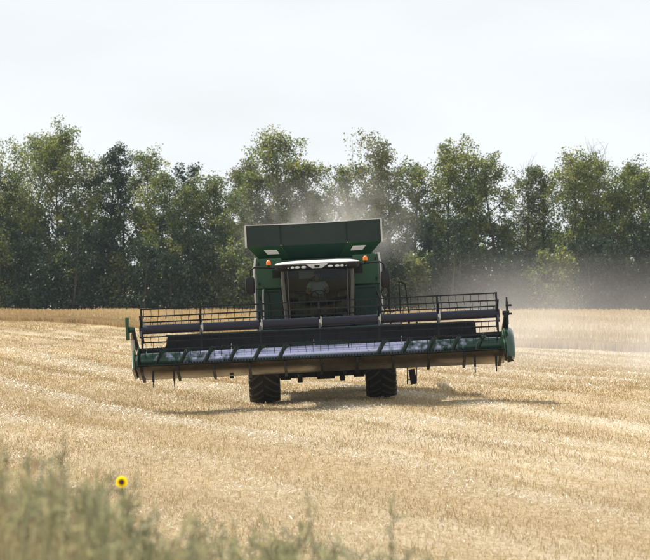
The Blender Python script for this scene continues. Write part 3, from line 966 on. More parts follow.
mb.tube([(-XT, YF, ZT + .004), (-XS, YF, ZT - .008), (0.1, YF + .01, ZT - .012), (XS, YF, ZT + .008), (XT, YF, ZT + .024)], 0.013, 6)
mb.build('rim_rail', M['silver'], tank, 0, True)
# grain heap inside
gxs, gys = np.linspace(-1.6, 1.6, 17), np.linspace(0.3, 2.85, 13)
AX, AY = np.meshgrid(gxs, gys)
AZ = 4.28 + 0.42 * np.exp(-((AX) ** 2 + ((AY - 1.6) / 1.0) ** 2) / 1.1) + 0.01 * rng.standard_normal(AX.shape)
a_, b_ = np.meshgrid(np.arange(16), np.arange(12)); q = (b_ * 17 + a_).ravel()
hp = link_mesh('grain_heap', np_mesh('grain_heap', np.stack([AX, AY, AZ], -1).reshape(-1, 3), np.stack([q, q + 1, q + 18, q + 17], -1), M['grain'], smooth=True), tank)
# work lights under the rim
for sx, xc, zc in ((-1, -1.17, 4.165), (1, 1.20, 4.175)):
    mb = MB()
    t = 0.5 * (1 - (zc - ZB) / (ZM - ZB))
    yc = YB0 + (YF - YB0) * (zc - ZB) / (ZM - ZB) - 0.04
    lo_, hi_ = xc - sx * .03, xc + sx * .06
    mb.hexa([(lo_ - .17, yc + .03, zc - .065), (lo_ + .17, yc + .03, zc - .065), (lo_ + .16, yc + .12, zc - .045), (lo_ - .16, yc + .12, zc - .045)],
            [(hi_ - .18, yc - .04, zc + .06), (hi_ + .18, yc - .04, zc + .06), (hi_ + .17, yc + .08, zc + .075), (hi_ - .17, yc + .08, zc + .075)])
    # lamp tilted with the funnel panel
    wl_ = mb.build('work_light', M['lamp'], tank, 0.012, rot=None)

# --- cab
cab = empty('cab', (0, 0, 0), (0, 0, 0), C)
YC0, YC1 = -1.95, -0.30
def roof_prof(t):  # rounded outline
    return t
mb = MB()
ro = []
RX, RYF, RYB = 1.16, -2.30, -0.28
outline = []
for k in range(9):
    a = math.pi * k / 8
    outline.append((-math.cos(a) * 0.0, 0))
# roof cap as stacked rounded outlines
def rrect(hx, y0, y1, r, z, n=5, sag=0.0):
    pts = []
    for cx_, cy_, a0 in ((hx - r, y0 + r, -90), (hx - r, y1 - r, 0), (-hx + r, y1 - r, 90), (-hx + r, y0 + r, 180)):
        for k in range(n + 1):
            a = R(a0 + 90 * k / n)
            pts.append((cx_ + r * math.cos(a), cy_ + r * math.sin(a), z))
    return pts
def loft(mb, rings):
    n = len(rings[0])
    base = len(mb.v)
    vs_, fs_ = [], []
    for rg in rings: vs_ += rg
    for i in range(len(rings) - 1):
        for k in range(n):
            fs_.append((i * n + k, i * n + (k + 1) % n, (i + 1) * n + (k + 1) % n, (i + 1) * n + k))
    fs_.append(tuple(reversed(range(n)))); fs_.append(tuple(range((len(rings) - 1) * n, len(rings) * n)))
    mb.add(vs_, fs_)
mb = MB()
loft(mb, [rrect(1.13, -2.27, -0.30, .40, 3.77), rrect(1.15, -2.29, -0.28, .42, 3.80), rrect(1.06, -2.20, -0.30, .42, 3.835), rrect(0.90, -2.0, -0.34, .40, 3.865), rrect(0.6, -1.7, -0.5, .36, 3.88)])
roof = mb.build('cab_roof', M['white'], cab, 0, True)
mb = MB()
loft(mb, [rrect(1.06, -2.24, -0.32, .28, 3.615), rrect(1.13, -2.31, -0.30, .32, 3.67), rrect(1.165, -2.325, -0.29, .38, 3.768)])
visor = mb.build('visor', M['black'], cab, 0, True)
# white V notch with badge at the visor centre
mb = MB()
mb.prism_y([(-0.30, 3.765), (-0.13, 3.655), (0.13, 3.655), (0.30, 3.765)], -2.345, -2.30)
vn = mb.build('visor_centre', M['white'], visor, 0.008)
mb = MB(); mb.prism_y([(-0.075, 3.735), (-0.06, 3.675), (0.06, 3.675), (0.075, 3.735)], -2.362, -2.346)
mb.build('badge', M['black'], visor, 0.004)
for xc, rx in ((-0.78, .042), (-0.66, .05), (-0.53, .07), (-0.36, .075), (0.36, .075), (0.54, .07), (0.67, .05), (0.78, .042)):
    mb = MB()
    pr = [(0, 0.001), (0.006, .6), (.022, .9), (.045, 1.0), (.06, .9)]
    yb = -2.335 + (0.03 if abs(xc) > 0.75 else 0.0)
    vs_, fs_ = [], []
    for (u_, r_) in pr:
        for k in range(14):
            a = 2 * math.pi * k / 14
            vs_.append((xc + rx * r_ * math.cos(a), yb - 0.012 + u_, 3.697 + 0.035 * r_ * math.sin(a)))
    for i in range(len(pr) - 1):
        for k in range(14):
            fs_.append((i * 14 + k, i * 14 + (k + 1) % 14, (i + 1) * 14 + (k + 1) % 14, (i + 1) * 14 + k))
    mb.add(vs_, fs_)
    mb.build('headlight', M['lamp'], visor, 0, True)
# floor, rear wall, pillars
mb = MB(); mb.hexa([(-0.86, -1.95, 2.02), (0.86, -1.95, 2.02), (0.9, -0.3, 2.02), (-0.9, -0.3, 2.02)], [(-0.9, -1.98, 2.16), (0.9, -1.98, 2.16), (0.94, -0.3, 2.16), (-0.94, -0.3, 2.16)])
mb.build('cab_floor', M['black'], cab, 0.02)
mb = MB(); mb.box((0, -0.36, 2.75), (1.86, 0.06, 1.2))
mb.build('rear_wall', M['black'], cab, 0.01)
mb = MB(); mb.box((-0.30, -0.40, 3.49), (0.44, 0.05, 0.20)).box((0.34, -0.37, 3.49), (0.52, 0.05, 0.20))  # added cream panels stand in for the bright grain tank view behind
mb.build('bright_rear_patch', M['cream'], cab, 0.01)
mb = MB(); mb.box((0, -1.25, 3.60), (1.8, 1.7, 0.03))
mb.build('headliner', M['seat'], cab, 0.01)
mb = MB(); mb.box((0, -0.38, 3.46), (1.75, 0.03, 0.30))
mb.build('rear_window_surround', M['black'], cab, 0.005)
for sx in (-1, 1):
    mb = MB(); mb.tube([(sx * 0.87, -1.93, 2.14), (sx * 0.905, -2.03, 2.8), (sx * 0.935, -2.06, 3.3), (sx * 0.93, -2.03, 3.64)], 0.055, 8)
    mb.build('pillar', M['pillar'], cab, 0, True)
    mb = MB(); mb.tube([(sx * 0.93, -0.36, 2.14), (sx * 0.97, -0.38, 3.63)], 0.06, 8)
    mb.build('pillar', M['black'], cab, 0, True)
    mb = MB(); mb.tube([(sx * 0.78, -1.98, 2.16), (sx * 0.80, -2.09, 2.9), (sx * 0.80, -2.12, 3.62)], 0.018, 6)
    mb.build('glass_frame', M['pillar'], cab, 0, True)
    # side windows (doors)
    vs_ = [(sx * 0.885, -1.90, 2.2), (sx * 0.945, -0.42, 2.2), (sx * 0.985, -0.42, 3.6), (sx * 0.955, -2.00, 3.6)]
    mb = MB(); n_ = Vector((0.006 * sx, 0, 0)); mb.add(vs_ + [tuple(Vector(q) - n_) for q in vs_], [(0, 1, 2, 3), (7, 6, 5, 4), (0, 4, 5, 1), (1, 5, 6, 2), (2, 6, 7, 3), (3, 7, 4, 0)])
    mb.build('side_window', M['glass'], cab)
# curved windscreen with thickness
def screen(off):
    pts = []
    for j in range(7):
        t = j / 6
        z = 2.16 + t * 1.46
        row = []
        for i in range(13):
            u_ = -1 + 2 * i / 12
            hw = 0.84 + 0.06 * math.sin(t * math.pi * 0.7)
            row.append((u_ * hw, -1.93 - 0.22 * (1 - u_ * u_) - 0.13 * math.sin(t * 1.9) + off, z))
        pts += row
    return pts
mb = MB()
v0, v1 = screen(0), screen(0.008)
fs_ = []
for j in range(6):
    for i in range(12):
        a = j * 13 + i
        fs_.append((a, a + 1, a + 14, a + 13)); fs_.append((91 + a, 91 + a + 13, 91 + a + 14, 91 + a + 1))
for i in range(12):
    fs_.append((i, 91 + i, 91 + i + 1, i + 1)); fs_.append((78 + i, 78 + i + 1, 91 + 78 + i + 1, 91 + 78 + i))
for j in range(6):
    a = j * 13; fs_.append((a, a + 13, 91 + a + 13, 91 + a)); b = a + 12; fs_.append((b, 91 + b, 91 + b + 13, b + 13))
mb.add(v0 + v1, fs_)
mb.build('windscreen', M['glass'], cab, 0, True)
# wiper
mb = MB(); mb.tube([(0.1, -2.27, 3.60), (-0.12, -2.30, 3.42), (-0.30, -2.28, 3.30)], 0.012, 6)
mb.build('wiper', M['black'], cab, 0, True)
# cab interior: seat, steering column, wheel, armrest console
mb = MB()
mb.box((0, -0.82, 2.62), (0.52, 0.52, 0.14)).box((0, -0.56, 2.98), (0.50, 0.13, 0.66), (-0.12, 0, 0)).box((0, -0.52, 3.36), (0.26, 0.10, 0.16), (-0.12, 0, 0))
mb.box((0, -0.80, 2.38), (0.3, 0.3, 0.42))
mb.build('driver_seat', M['seat'], cab, 0.04)
mb = MB(); mb.tube([(0, -1.62, 2.14), (0, -1.55, 2.6), (0, -1.40, 2.88)], 0.05, 10)
st = mb.build('steering_column', M['black'], cab, 0, True)
mb = MB()
ring = []
wc, wn_ = Vector((0, -1.37, 2.93)), Vector((0, 0.62, 0.78)).normalized()
ax1 = Vector((1, 0, 0)); ax2 = wn_.cross(ax1)
ringp = [wc + (ax1 * math.cos(2 * math.pi * k / 24) + ax2 * math.sin(2 * math.pi * k / 24)) * 0.20 for k in range(25)]
mb.tube(ringp, 0.016, 6)
for k in (0, 8, 16): mb.cyl(wc, ringp[k], 0.014, n=6)
mb.build('steering_wheel', M['black'], st, 0, True)
mb = MB(); mb.box((0.46, -1.0, 2.78), (0.22, 0.75, 0.16)).box((0.60, -1.45, 3.02), (0.26, 0.05, 0.20), (0, 0, 0.3)).cyl((0.5, -1.3, 2.84), (0.5, -1.34, 3.02), 0.025, n=8).cyl((0.6, -1.35, 2.7), (0.6, -1.42, 3.0), 0.02, n=8)
mb.build('armrest_console', M['black'], cab, 0.015)
mb = MB(); mb.box((-0.62, -1.55, 2.9), (0.05, 0.22, 0.30), (0, 0, -0.5)).cyl((-0.66, -1.5, 2.16), (-0.64, -1.52, 2.8), 0.025, n=8)
mb.build('cab_monitor', M['dark_steel'], cab, 0.01)
mb = MB(); mb.box((-0.50, -0.75, 2.55), (0.30, 0.5, 0.75)).box((0.62, -0.62, 2.6), (0.34, 0.3, 0.85)).box((-0.5, -0.9, 2.98), (0.36, 0.3, 0.10))
mb.build('side_cabinet', M['pillar'], cab, 0.03)
mb = MB(); mb.lathe([(0, 0.03), (0, .045), (.2, .05), (.24, .03), (.27, .02), (.27, .005)], 14, 'Z', (0.70, -1.86, 2.17))
mb.build('water_bottle', M['white'], cab, 0, True)

# --- mirrors, beacons
for sx in (-1, 1):
    zb = 3.80
    arm = MB(); arm.tube([(sx * 1.10, -1.75, 3.70), (sx * 1.45, -1.85, 3.74), (sx * 1.70, -1.9, 3.75), (sx * 1.80, -1.92, 3.68), (sx * 1.81, -1.92, 3.45)], 0.024, 8)
    ma = arm.build('mirror_arm', M['black'], C, 0, True)
    mb = MB(); loft(mb, [rrect(.10, -.05, .05, .04, -.225), rrect(.125, -.06, .06, .05, -.19), rrect(.13, -.07, .07, .05, 0), rrect(.12, -.06, .06, .05, .19), rrect(.09, -.045, .045, .04, .225)])
    mi = mb.build('mirror', M['mirror'], ma, 0, True, loc=(sx * 1.83, -1.92, 3.27), rot=(0, 0, sx * 0.25))
    mb = MB(); mb.cyl((sx * 1.31, -1.82, 3.72), (sx * 1.31, -1.82, 3.80), 0.03, n=10)
    bs = mb.build('beacon_bracket', M['black'], C, 0, True)
    mb = MB(); mb.lathe([(0, .0005), (0, .058), (.03, .063), (.08, .060), (.115, .045), (.132, .02), (.135, .0005)], 18, 'Z', (sx * 1.31, -1.82, 3.80))
    mb.build('beacon', M['beacon'], bs, 0, True)

# --- platform, ladder, rails on the operator's side; grab rail on the other
mb = MB(); mb.box((1.62, -1.15, 2.02), (1.25, 1.5, 0.06))
mb.build('platform', M['dark_steel'], C, 0.01)
for (xx, zt, yy) in ((1.93, 3.46, -1.3), (2.21, 3.20, -1.4)):
    mb = MB(); mb.tube([(xx, yy, 2.02), (xx, yy, zt)], 0.022, 8)
    mb.build('rail_post', M['black'], C, 0, True)
mb = MB(); mb.tube([(2.21, -1.4, 3.18), (2.30, -1.4, 3.17), (2.37, -1.38, 3.08), (2.39, -1.38, 2.9), (2.42, -1.36, 2.5), (2.44, -1.36, 2.02)], 0.02, 8)
mb.build('handrail', M['black'], C, 0, True)
mb = MB()
lp = [(1.80 + 0.085 * math.cos(a), -1.5 + 0.02 * math.sin(3 * a), 2.98 + 0.15 * math.sin(a)) for a in np.linspace(0, 4 * math.pi, 30)]
mb.tube([(1.90, -1.45, 2.45), (1.92, -1.5, 2.7)] + [(p[0] + .02 * i / 30, p[1], p[2] - .004 * i) for i, p in enumerate(lp)] + [(1.9, -1.5, 2.6), (1.78, -1.5, 2.45), (1.72, -1.5, 2.2)], 0.016, 6)
mb.build('hose', M['black'], C, 0, True)
mb = MB(); mb.tube([(1.62, -1.0, 2.95), (1.70, -1.3, 2.62), (1.80, -1.4, 2.42), (1.98, -1.45, 2.36), (2.15, -1.45, 2.44)], 0.014, 6)
mb.build('hose', M['black'], C, 0, True)
lad = MB()
for xx in (2.36, 2.60): lad.box((xx, -1.25, 1.25), (0.035, 0.08, 1.75), (0, 0.06, 0))
ladder = lad.build('ladder', M['dark_steel'], C, 0.006)
for zz in (0.50, 0.86, 1.22, 1.58, 1.94):
    mb = MB(); mb.box((2.48 - (zz - 1.25) * -0.06, -1.25, zz), (0.22, 0.16, 0.03)); mb.build('step', M['dark_steel'], ladder, 0.006)
mb = MB(); mb.box((2.46, -1.27, 0.58), (0.17, 0.03, 0.42), (0, -0.12, 0)); mb.build('mud_flap', M['black'], ladder, 0.006)
mb = MB(); mb.tube([(-1.52, -0.30, 3.14), (-1.52, -0.40, 3.12), (-1.53, -0.42, 2.9), (-1.54, -0.42, 2.2), (-1.54, -0.30, 2.1)], 0.022, 8)
mb.build('grab_rail', M['silver'], C, 0, True)
mb = MB(); mb.tube([(-1.50, -0.30, 3.20), (-1.46, -0.38, 3.17), (-1.36, -0.38, 2.95), (-1.33, -0.38, 2.3)], 0.015, 6)
mb.build('hose', M['black'], C, 0, True)

# --- header: trough, back sheet, underside
HX = 4.80
LIP = (-4.15, 1.315)
mb = MB()
mb.prism_x([(-4.15, 1.31), (-4.05, 1.285), (-3.75, 1.20), (-3.42, 1.12), (-3.16, 1.22), (-3.06, 1.50), (-3.02, 1.50), (-3.08, 1.15), (-3.30, 1.06), (-3.8, 1.165), (-4.15, 1.298)], -HX, HX)
mb.build('header_trough', M['green_dark'], C, 0.0)
# underside plates, one bay between each pair of skids
SK = [-4.70 + 0.94 * i for i in range(11)]
edges = [-HX] + SK[1:-1] + [HX]
for i in range(10):
    a, b = edges[i] + .003, edges[i + 1] - .003
    mb = MB()
    mb.prism_x([(-4.17, 1.282), (-4.13, 1.225), (-4.0, 1.13), (-3.8, 1.035), (-3.55, 0.965), (-3.3, 0.915), (-3.20, 0.905), (-3.20, 0.925), (-4.15, 1.295)], a, b)
    mb.build('underside_plate', M['under'], C, 0, True)
    mb = MB()
    mb.prism_x([(-3.20, 0.90), (-3.03, 0.93), (-3.03, 1.49), (-3.10, 1.12)], a, b)
    mb.build('rear_underside_plate', M['dark_steel'], C, 0.003)
def back_sheet_part(name, x0, x1, z0, z1, cut0=0, cut1=0, y=-2.99, mat='dark_steel'):
    mb = MB()
    mb.prism_y([(x0, z0), (x1, z0), (x1 - cut1, z1), (x0 + cut0, z1)], y, y + 0.05)
    return mb.build(name, M[mat], C, 0.006)
back_sheet_part('back_sheet', -4.16, -0.004, 1.50, 2.035, 0.10, 0)
back_sheet_part('back_sheet', 0.004, 4.16, 1.50, 2.035, 0, 0.02)
back_sheet_part('back_sheet', -HX, -4.17, 1.50, 1.72)
back_sheet_part('back_sheet', 4.17, HX, 1.50, 1.72)
for i in range(10):
    mb = MB(); mb.box((-3.85 + 7.7 * i / 9, -3.0, 1.765), (0.05, 0.03, 0.49)); mb.build('back_rib', M['black'], C, 0.006)
mb = MB(); mb.box((0, -3.0, 2.04), (8.2, 0.07, 0.05)); mb.build('top_rail', M['green_dark'], C, 0.01)
mb = MB(); mb.box((0, -2.93, 1.66), (2 * HX, 0.11, 0.16)).box((0, -2.90, 1.02), (2 * HX, 0.14, 0.16))
mb.build('header_beam', M['dark_steel'], C, 0.01)
for x_ in SK:
    mb = MB()
    xx = max(-HX + .05, min(HX - .05, x_))
    mb.hexa([(xx - .035, -4.20, 1.145), (xx + .035, -4.20, 1.145), (xx + .035, -3.26, 0.83), (xx - .035, -3.26, 0.83)], [(xx - .035, -4.185, 1.275), (xx + .035, -4.185, 1.275), (xx + .035, -3.22, 0.902), (xx - .035, -3.22, 0.902)])
    mb.build('skid_shoe', M['black'], C, 0.006)
for x_ in (-4.42, -3.87, 4.02, 4.58):
    mb = MB(); mb.box((x_, -3.95, 1.02), (0.055, 0.09, 0.30)).box((x_, -3.95, 0.80), (0.03, 0.05, 0.16))
    mb.build('stand_leg', M['dark_steel'], C, 0.006)
mb = MB(); mb.box((-2.38, -3.4, 0.88), (0.10, 0.12, 0.07))
mb.build('drain_cover', M['black'], C, 0.006)
# knife bar and guards
mb = MB(); mb.box((0, -4.18, 1.318), (2 * HX, 0.07, 0.022))
mb.build('knife_bar', M['dark_steel'], C, 0.003)
mb = MB()
for i in range(126):
    x_ = -HX + 0.04 + i * (2 * HX - .08) / 125
    mb.add([(x_ - .018, -4.17, 1.31), (x_ + .018, -4.17, 1.31), (x_ + .018, -4.17, 1.345), (x_ - .018, -4.17, 1.345), (x_, -4.31, 1.385)], [(0, 1, 2, 3), (0, 4, 1), (1, 4, 2), (2, 4, 3), (3, 4, 0)])
go = mb.build('knife_guard', M['black'], C)
go['kind'] = 'stuff'
# auger: tube and a right- and a left-handed flight
AY_, AZ_ = -3.58, 1.41
mb = MB()
mb.cyl((-HX + .06, AY_, AZ_), (HX - .06, AY_, AZ_), 0.205, n=28)
aug = mb.build('header_auger', M['auger'], C, 0, True)
for sx in (-1, 1):
    vs_, fs_ = [], []
    x0, x1, pitch, step = (0.80 if sx < 0 else 1.15), HX - .08, 0.65, 20
    turns = (x1 - x0) / pitch
    m = int(turns * step)
    for i in range(m + 1):
        a = -2 * math.pi * i / step * sx + 0.6
        xx = sx * (x0 + pitch * i / step)
        for r_, dx in ((0.195, -0.07), (0.315, -0.012), (0.315, 0.012), (0.195, 0.07)):
            vs_.append((xx + dx, AY_ + r_ * math.cos(a), AZ_ + r_ * math.sin(a)))
    for i in range(m):
        for k in range(4):
            fs_.append((i * 4 + k, i * 4 + (k + 1) % 4, (i + 1) * 4 + (k + 1) % 4, (i + 1) * 4 + k))
    mb = MB(); mb.add(vs_, fs_)
    mb.build('auger_flight', M['flight'], aug)
# retracting fingers on the tube
for i in range(34):
    x_ = -4.6 + 9.2 * i / 33 + 0.05 * math.sin(i * 2.7)
    a = R(60 + (i * 137) % 120)
    mb = MB(); mb.cyl((x_, AY_ + .2 * math.cos(a), AZ_ + .2 * math.sin(a)), (x_, AY_ + .37 * math.cos(a), AZ_ + .37 * math.sin(a)), 0.010, n=6)
    mb.build('auger_finger', M['silver'] if i % 4 == 0 else M['dark_steel'], aug)
# end sheets and dividers
for sx in (-1, 1):
    mb = MB()
    x0, x1 = sorted((sx * (HX + .002), sx * (HX + .035)))
    mb.prism_x([(-4.18, 1.24), (-3.20, 0.90), (-2.95, 0.95), (-2.93, 1.74), (-3.35, 1.80), (-4.05, 1.46)], x0, x1)
    mb.build('end_sheet', M['green'], C, 0.008)
# right-hand rounded end shield
mb = MB()
def shield_ring(x_, k):
    pts = []
    prof = [(-4.42, 1.12), (-4.30, 1.02), (-3.9, 0.98), (-3.1, 1.0), (-2.85, 1.1), (-2.85, 1.7), (-3.1, 1.86), (-3.7, 1.84), (-4.15, 1.66), (-4.40, 1.36)]
    cy_, cz_ = -3.6, 1.42
    return [(x_, cy_ + (y_ - cy_) * k, cz_ + (z_ - cz_) * k) for y_, z_ in prof]
loft(mb, [shield_ring(4.84, 1.0), shield_ring(4.96, 1.02), shield_ring(5.03, 0.95), shield_ring(5.07, 0.82), shield_ring(5.085, 0.6)])
es = mb.build('end_shield', M['shield'], C, 0.0, True, label='rounded glossy green shield over the header end')
mb = MB(); mb.add([(4.845, -4.40, 1.32), (4.845, -4.15, 1.25), (4.845, -3.9, 1.05), (5.02, -4.43, 1.0), (4.88, -4.55, 1.12), (4.86, -4.2, 0.95)], [(0, 1, 2, 5), (0, 4, 1), (4, 3, 5, 2), (1, 4, 2), (0, 5, 4), (4, 5, 3)])
mb.build('divider_point', M['under'], es)
# left-hand divider
mb = MB(); mb.prism_x([(-4.55, 1.22), (-3.6, 0.95), (-3.0, 0.98), (-2.95, 1.55), (-3.6, 1.60), (-4.2, 1.42)], -4.93, -4.85)
mb.build('divider', M['under'], C, 0.02)
mb = MB(); mb.tube([(-4.90, -4.45, 1.25), (-4.92, -3.9, 1.62), (-4.90, -3.1, 1.80)], 0.03, 8)
mb.build('divider_rod', M['green'], C, 0, True)
# reel lift arms and cylinders
RYC, RZC, RR = -3.98, 2.245, 0.54
for sx in (-1, 1):
    mb = MB(); mb.hexa([(sx * 4.865 - .04, -2.95, 1.66), (sx * 4.865 + .04, -2.95, 1.66), (sx * 4.865 + .04, -4.15, 2.14), (sx * 4.865 - .04, -4.15, 2.14)][::1],
                       [(sx * 4.865 - .04, -2.95, 1.80), (sx * 4.865 + .04, -2.95, 1.80), (sx * 4.865 + .04, -4.15, 2.26), (sx * 4.865 - .04, -4.15, 2.26)])
    mb.build('reel_arm', M['dark_steel'], C, 0.01)
    mb = MB()
    if sx < 0:
        mb.cyl((-4.93, -3.55, 1.55), (-4.93, -3.75, 2.02), 0.055, n=12).cyl((-4.93, -3.75, 2.02), (-4.92, -3.82, 2.16), 0.03, n=10)
    else:
        mb.cyl((4.93, -3.4, 1.75), (4.93, -3.8, 2.16), 0.04, n=12)
    mb.build('reel_cylinder', M['white'] if sx < 0 else M['dark_steel'], C, 0, True)
mb = MB(); mb.box((-5.03, -3.98, 2.29), (0.07, 0.55, 0.60)).cyl((-5.0, -3.98, 2.27), (-4.84, -3.98, 2.25), 0.08, n=12)
mb.build('reel_drive_cover', M['green'], C, 0.02, label='upright green cover plate at the reel end')
mb = MB(); mb.cyl((4.80, RYC, RZC), (4.98, RYC, RZC), 0.06, n=12).box((4.93, -3.9, 2.25), (0.05, 0.2, 0.62)).box((4.97, -3.95, 2.44), (0.16, .05, .05)).box((4.98, -3.95, 2.22), (0.14, .05, .05)).cyl((4.93, -3.9, 2.5), (4.93, -3.9, 2.66), 0.025, n=8)
mb.build('reel_bearing', M['dark_steel'], C, 0.01)

# --- reel
mb = MB(); mb.cyl((-4.72, RYC, RZC), (4.72, RYC, RZC), 0.118, n=24)
reel = mb.build('reel', M['navy'], C, 0, True)
ANG = [R(80 + 60 * i) for i in range(6)]
REELX = 4.66
bat_m = MB(); bat_m.box((0, 0, 0), (2 * REELX + .06, 0.055, 0.035))
bat_mesh = bat_m.mesh('reel_bat', M['dark_steel'])
t_m = MB(); t_m.tube([(0, 0, 0), (0, -0.012, -0.10), (0, 0.03, -0.235)], 0.0075, 4, 0.005)
tine_mesh = t_m.mesh('tine', M['black'])
for i, a in enumerate(ANG):
    by, bz = RYC + RR * math.cos(a), RZC + RR * math.sin(a)
    link_mesh('reel_bat', bat_mesh, reel, (0, by, bz))
    for k in range(47):
        x_ = -REELX + 0.06 + k * (2 * REELX - .12) / 46 + rng.uniform(-.008, .008)
        link_mesh('tine', tine_mesh, reel, (x_, by, bz - 0.01), (rng.uniform(-.08, .08), rng.uniform(-.06, .06), 0))
sp_m = MB()
for a in ANG:
    c_, s_ = math.cos(a), math.sin(a)
    sp_m.box((0, (RR + .11) / 2 * c_, (RR + .11) / 2 * s_), (0.05, 0.05, RR - .11 + .04), (a - math.pi / 2, 0, 0))
sp_mesh = sp_m.mesh('reel_spider', M['dark_steel'])
cl_m = MB(); cl_m.lathe([(-.03, .121), (-.03, .135), (.03, .135), (.03, .121)], 20)
cl_m.box((0, -0.13, 0), (0.07, 0.04, 0.12))
cl_mesh = cl_m.mesh('spider_clamp', M['silver'])
for k in range(7):
    x_ = -REELX + k * 2 * REELX / 6
    link_mesh('reel_spider', sp_mesh, reel, (x_, RYC, RZC))
    if 0 < k < 6:
        link_mesh('spider_clamp', cl_mesh, reel, (x_ + .03, RYC, RZC))

# ------------------------------------------------------------------ the driver
def skin_figure(name, joints, edges, mat, parent, root, levels=2):
    me = bpy.data.meshes.new(name)
    keys = list(joints)
    idx = {k: i for i, k in enumerate(keys)}
    me.from_pydata([joints[k][0] for k in keys], [(idx[a], idx[b]) for a, b in edges], [])
    o = link_mesh(name, me, parent)
    md = o.modifiers.new('skin', 'SKIN')
    md.use_smooth_shade = True
    sv = me.skin_vertices[0].data
    for k in keys:
        r_ = joints[k][1]
        sv[idx[k]].radius = r_ if isinstance(r_, tuple) else (r_, r_)
        sv[idx[k]].use_root = (k == root)
    sd = o.modifiers.new('sub', 'SUBSURF'); sd.levels = levels; sd.render_levels = levels
    me.materials.append(mat)
    return o
combine_m = Matrix.Translation(combine.location) @ Euler((0, -SLOPE, 0)).to_matrix().to_4x4()
person = empty('person', combine_m @ Vector((-0.02, -0.82, 2.70)), (0, -SLOPE, 0))
tag(person, 'driver in a pale blue T-shirt sitting at the steering wheel in the combine cab', 'person')
# local frame: origin on the seat cushion, facing -Y
J = {'pelvis': ((0, 0, .10), (.13, .09)), 'waist': ((0, .02, .27), (.105, .07)), 'chest': ((0, 0.0, .45), (.12, .07)), 'neckb': ((0, -.01, .58), (.05, .05)),
     'neck': ((0, -.03, .64), .055), 'headl': ((0, -.05, .71), (.068, .085)), 'headm': ((0, -.05, .79), (.078, .098)), 'headt': ((0, -.035, .86), (.055, .07)),
     'nose': ((0, -.150, .745), .016)}
E = [('pelvis', 'waist'), ('waist', 'chest'), ('chest', 'neckb'), ('neckb', 'neck'), ('neck', 'headl'), ('headl', 'headm'), ('headm', 'headt'), ('headl', 'nose')]
hands = {}
for s, sx in (('l', -1), ('r', 1)):
    hx = sx * 0.175; 
    J.update({'sh' + s: ((sx * .185, -.01, .53), .068), 'el' + s: ((sx * .29, -.20, .32), .050), 'wr' + s: ((sx * .20, -.42, .27), .032), 'pa' + s: ((sx * .185, -.50, .285), (.036, .020)),
              'hi' + s: ((sx * .10, -.05, .09), .098), 'kn' + s: ((sx * .15, -.46, .10), .068), 'an' + s: ((sx * .16, -.56, -.36), .044), 'he' + s: ((sx * .16, -.53, -.44), .045), 'to' + s: ((sx * .17, -.72, -.465), .040),
              'ea' + s: ((sx * .085, -.035, .77), .014)})
    E += [('chest', 'sh' + s), ('sh' + s, 'el' + s), ('el' + s, 'wr' + s), ('wr' + s, 'pa' + s), ('pelvis', 'hi' + s), ('hi' + s, 'kn' + s), ('kn' + s, 'an' + s), ('an' + s, 'he' + s), ('he' + s, 'to' + s), ('headm', 'ea' + s)]
skin_figure('body', J, E, M['skin'], person, 'pelvis')
# fingers closed round the wheel rim
for sx in (-1, 1):
    pc = Vector((sx * .185, -.50, .285))
    for k, ln in enumerate((.075, .085, .08, .065)):
        o_ = (k - 1.5) * .019
        b_ = pc + Vector((-sx * .006 + o_ * .3, -.02, .012 + o_ * .9))
        FJ = {'a': (tuple(b_), .010), 'b': (tuple(b_ + Vector((0, -ln * .5, .006))), .0095), 'c': (tuple(b_ + Vector((-sx * .008, -ln * .72, -.026))), .009), 'd': (tuple(b_ + Vector((-sx * .012, -ln * .45, -.046))), .008)}
        skin_figure('finger', FJ, [('a', 'b'), ('b', 'c'), ('c', 'd')], M['skin'], person, 'a', 1)
    b_ = pc + Vector((-sx * .025, .01, .0))
    FJ = {'a': (tuple(b_), .012), 'b': (tuple(b_ + Vector((-sx * .022, -.03, -.012))), .011), 'c': (tuple(b_ + Vector((-sx * .016, -.065, -.024))), .009)}
    skin_figure('thumb', FJ, [('a', 'b'), ('b', 'c')], M['skin'], person, 'a', 1)
SJ = {k: (J[k][0], tuple(q + .045 for q in J[k][1]) if isinstance(J[k][1], tuple) else J[k][1] + .016) for k in ('pelvis', 'waist', 'chest', 'shl', 'shr')}
SJ['neckb'] = ((0, -.015, .575), (.085, .08))
for s, sx in (('l', -1), ('r', 1)): SJ['sl' + s] = ((sx * .262, -.14, .385), .066)
skin_figure('shirt', SJ, [('pelvis', 'waist'), ('waist', 'chest'), ('chest', 'neckb'), ('chest', 'shl'), ('chest', 'shr'), ('shl', 'sll'), ('shr', 'slr')], M['shirt'], person, 'pelvis')
TJ = {'pelvis': ((0, 0, .09), (.16, .12))}
TE = []
for s, sx in (('l', -1), ('r', 1)):
    for k in ('hi', 'kn', 'an'): TJ[k + s] = (J[k + s][0], J[k + s][1] + .016)
    TE += [('pelvis', 'hi' + s), ('hi' + s, 'kn' + s), ('kn' + s, 'an' + s)]
skin_figure('trousers', TJ, TE, M['trousers'], person, 'pelvis')
mb = MB()
vs_, fs_ = [], []
for i in range(7):
    ph = R(8 + 82 * i / 6)
    for k in range(20):
        a = 2 * math.pi * k / 20
        drop = 0.05 * (math.sin(a) > 0.1) * (1 - i / 6)
        vs_.append((.090 * math.cos(a) * math.cos(ph), -.04 + .112 * math.sin(a) * math.cos(ph), .80 + .105 * math.sin(ph) - drop))
for i in range(6):
    for k in range(20): fs_.append((i * 20 + k, i * 20 + (k + 1) % 20, (i + 1) * 20 + (k + 1) % 20, (i + 1) * 20 + k))
mb.add(vs_, fs_); mb.build('hair', M['hair'], person, 0, True)
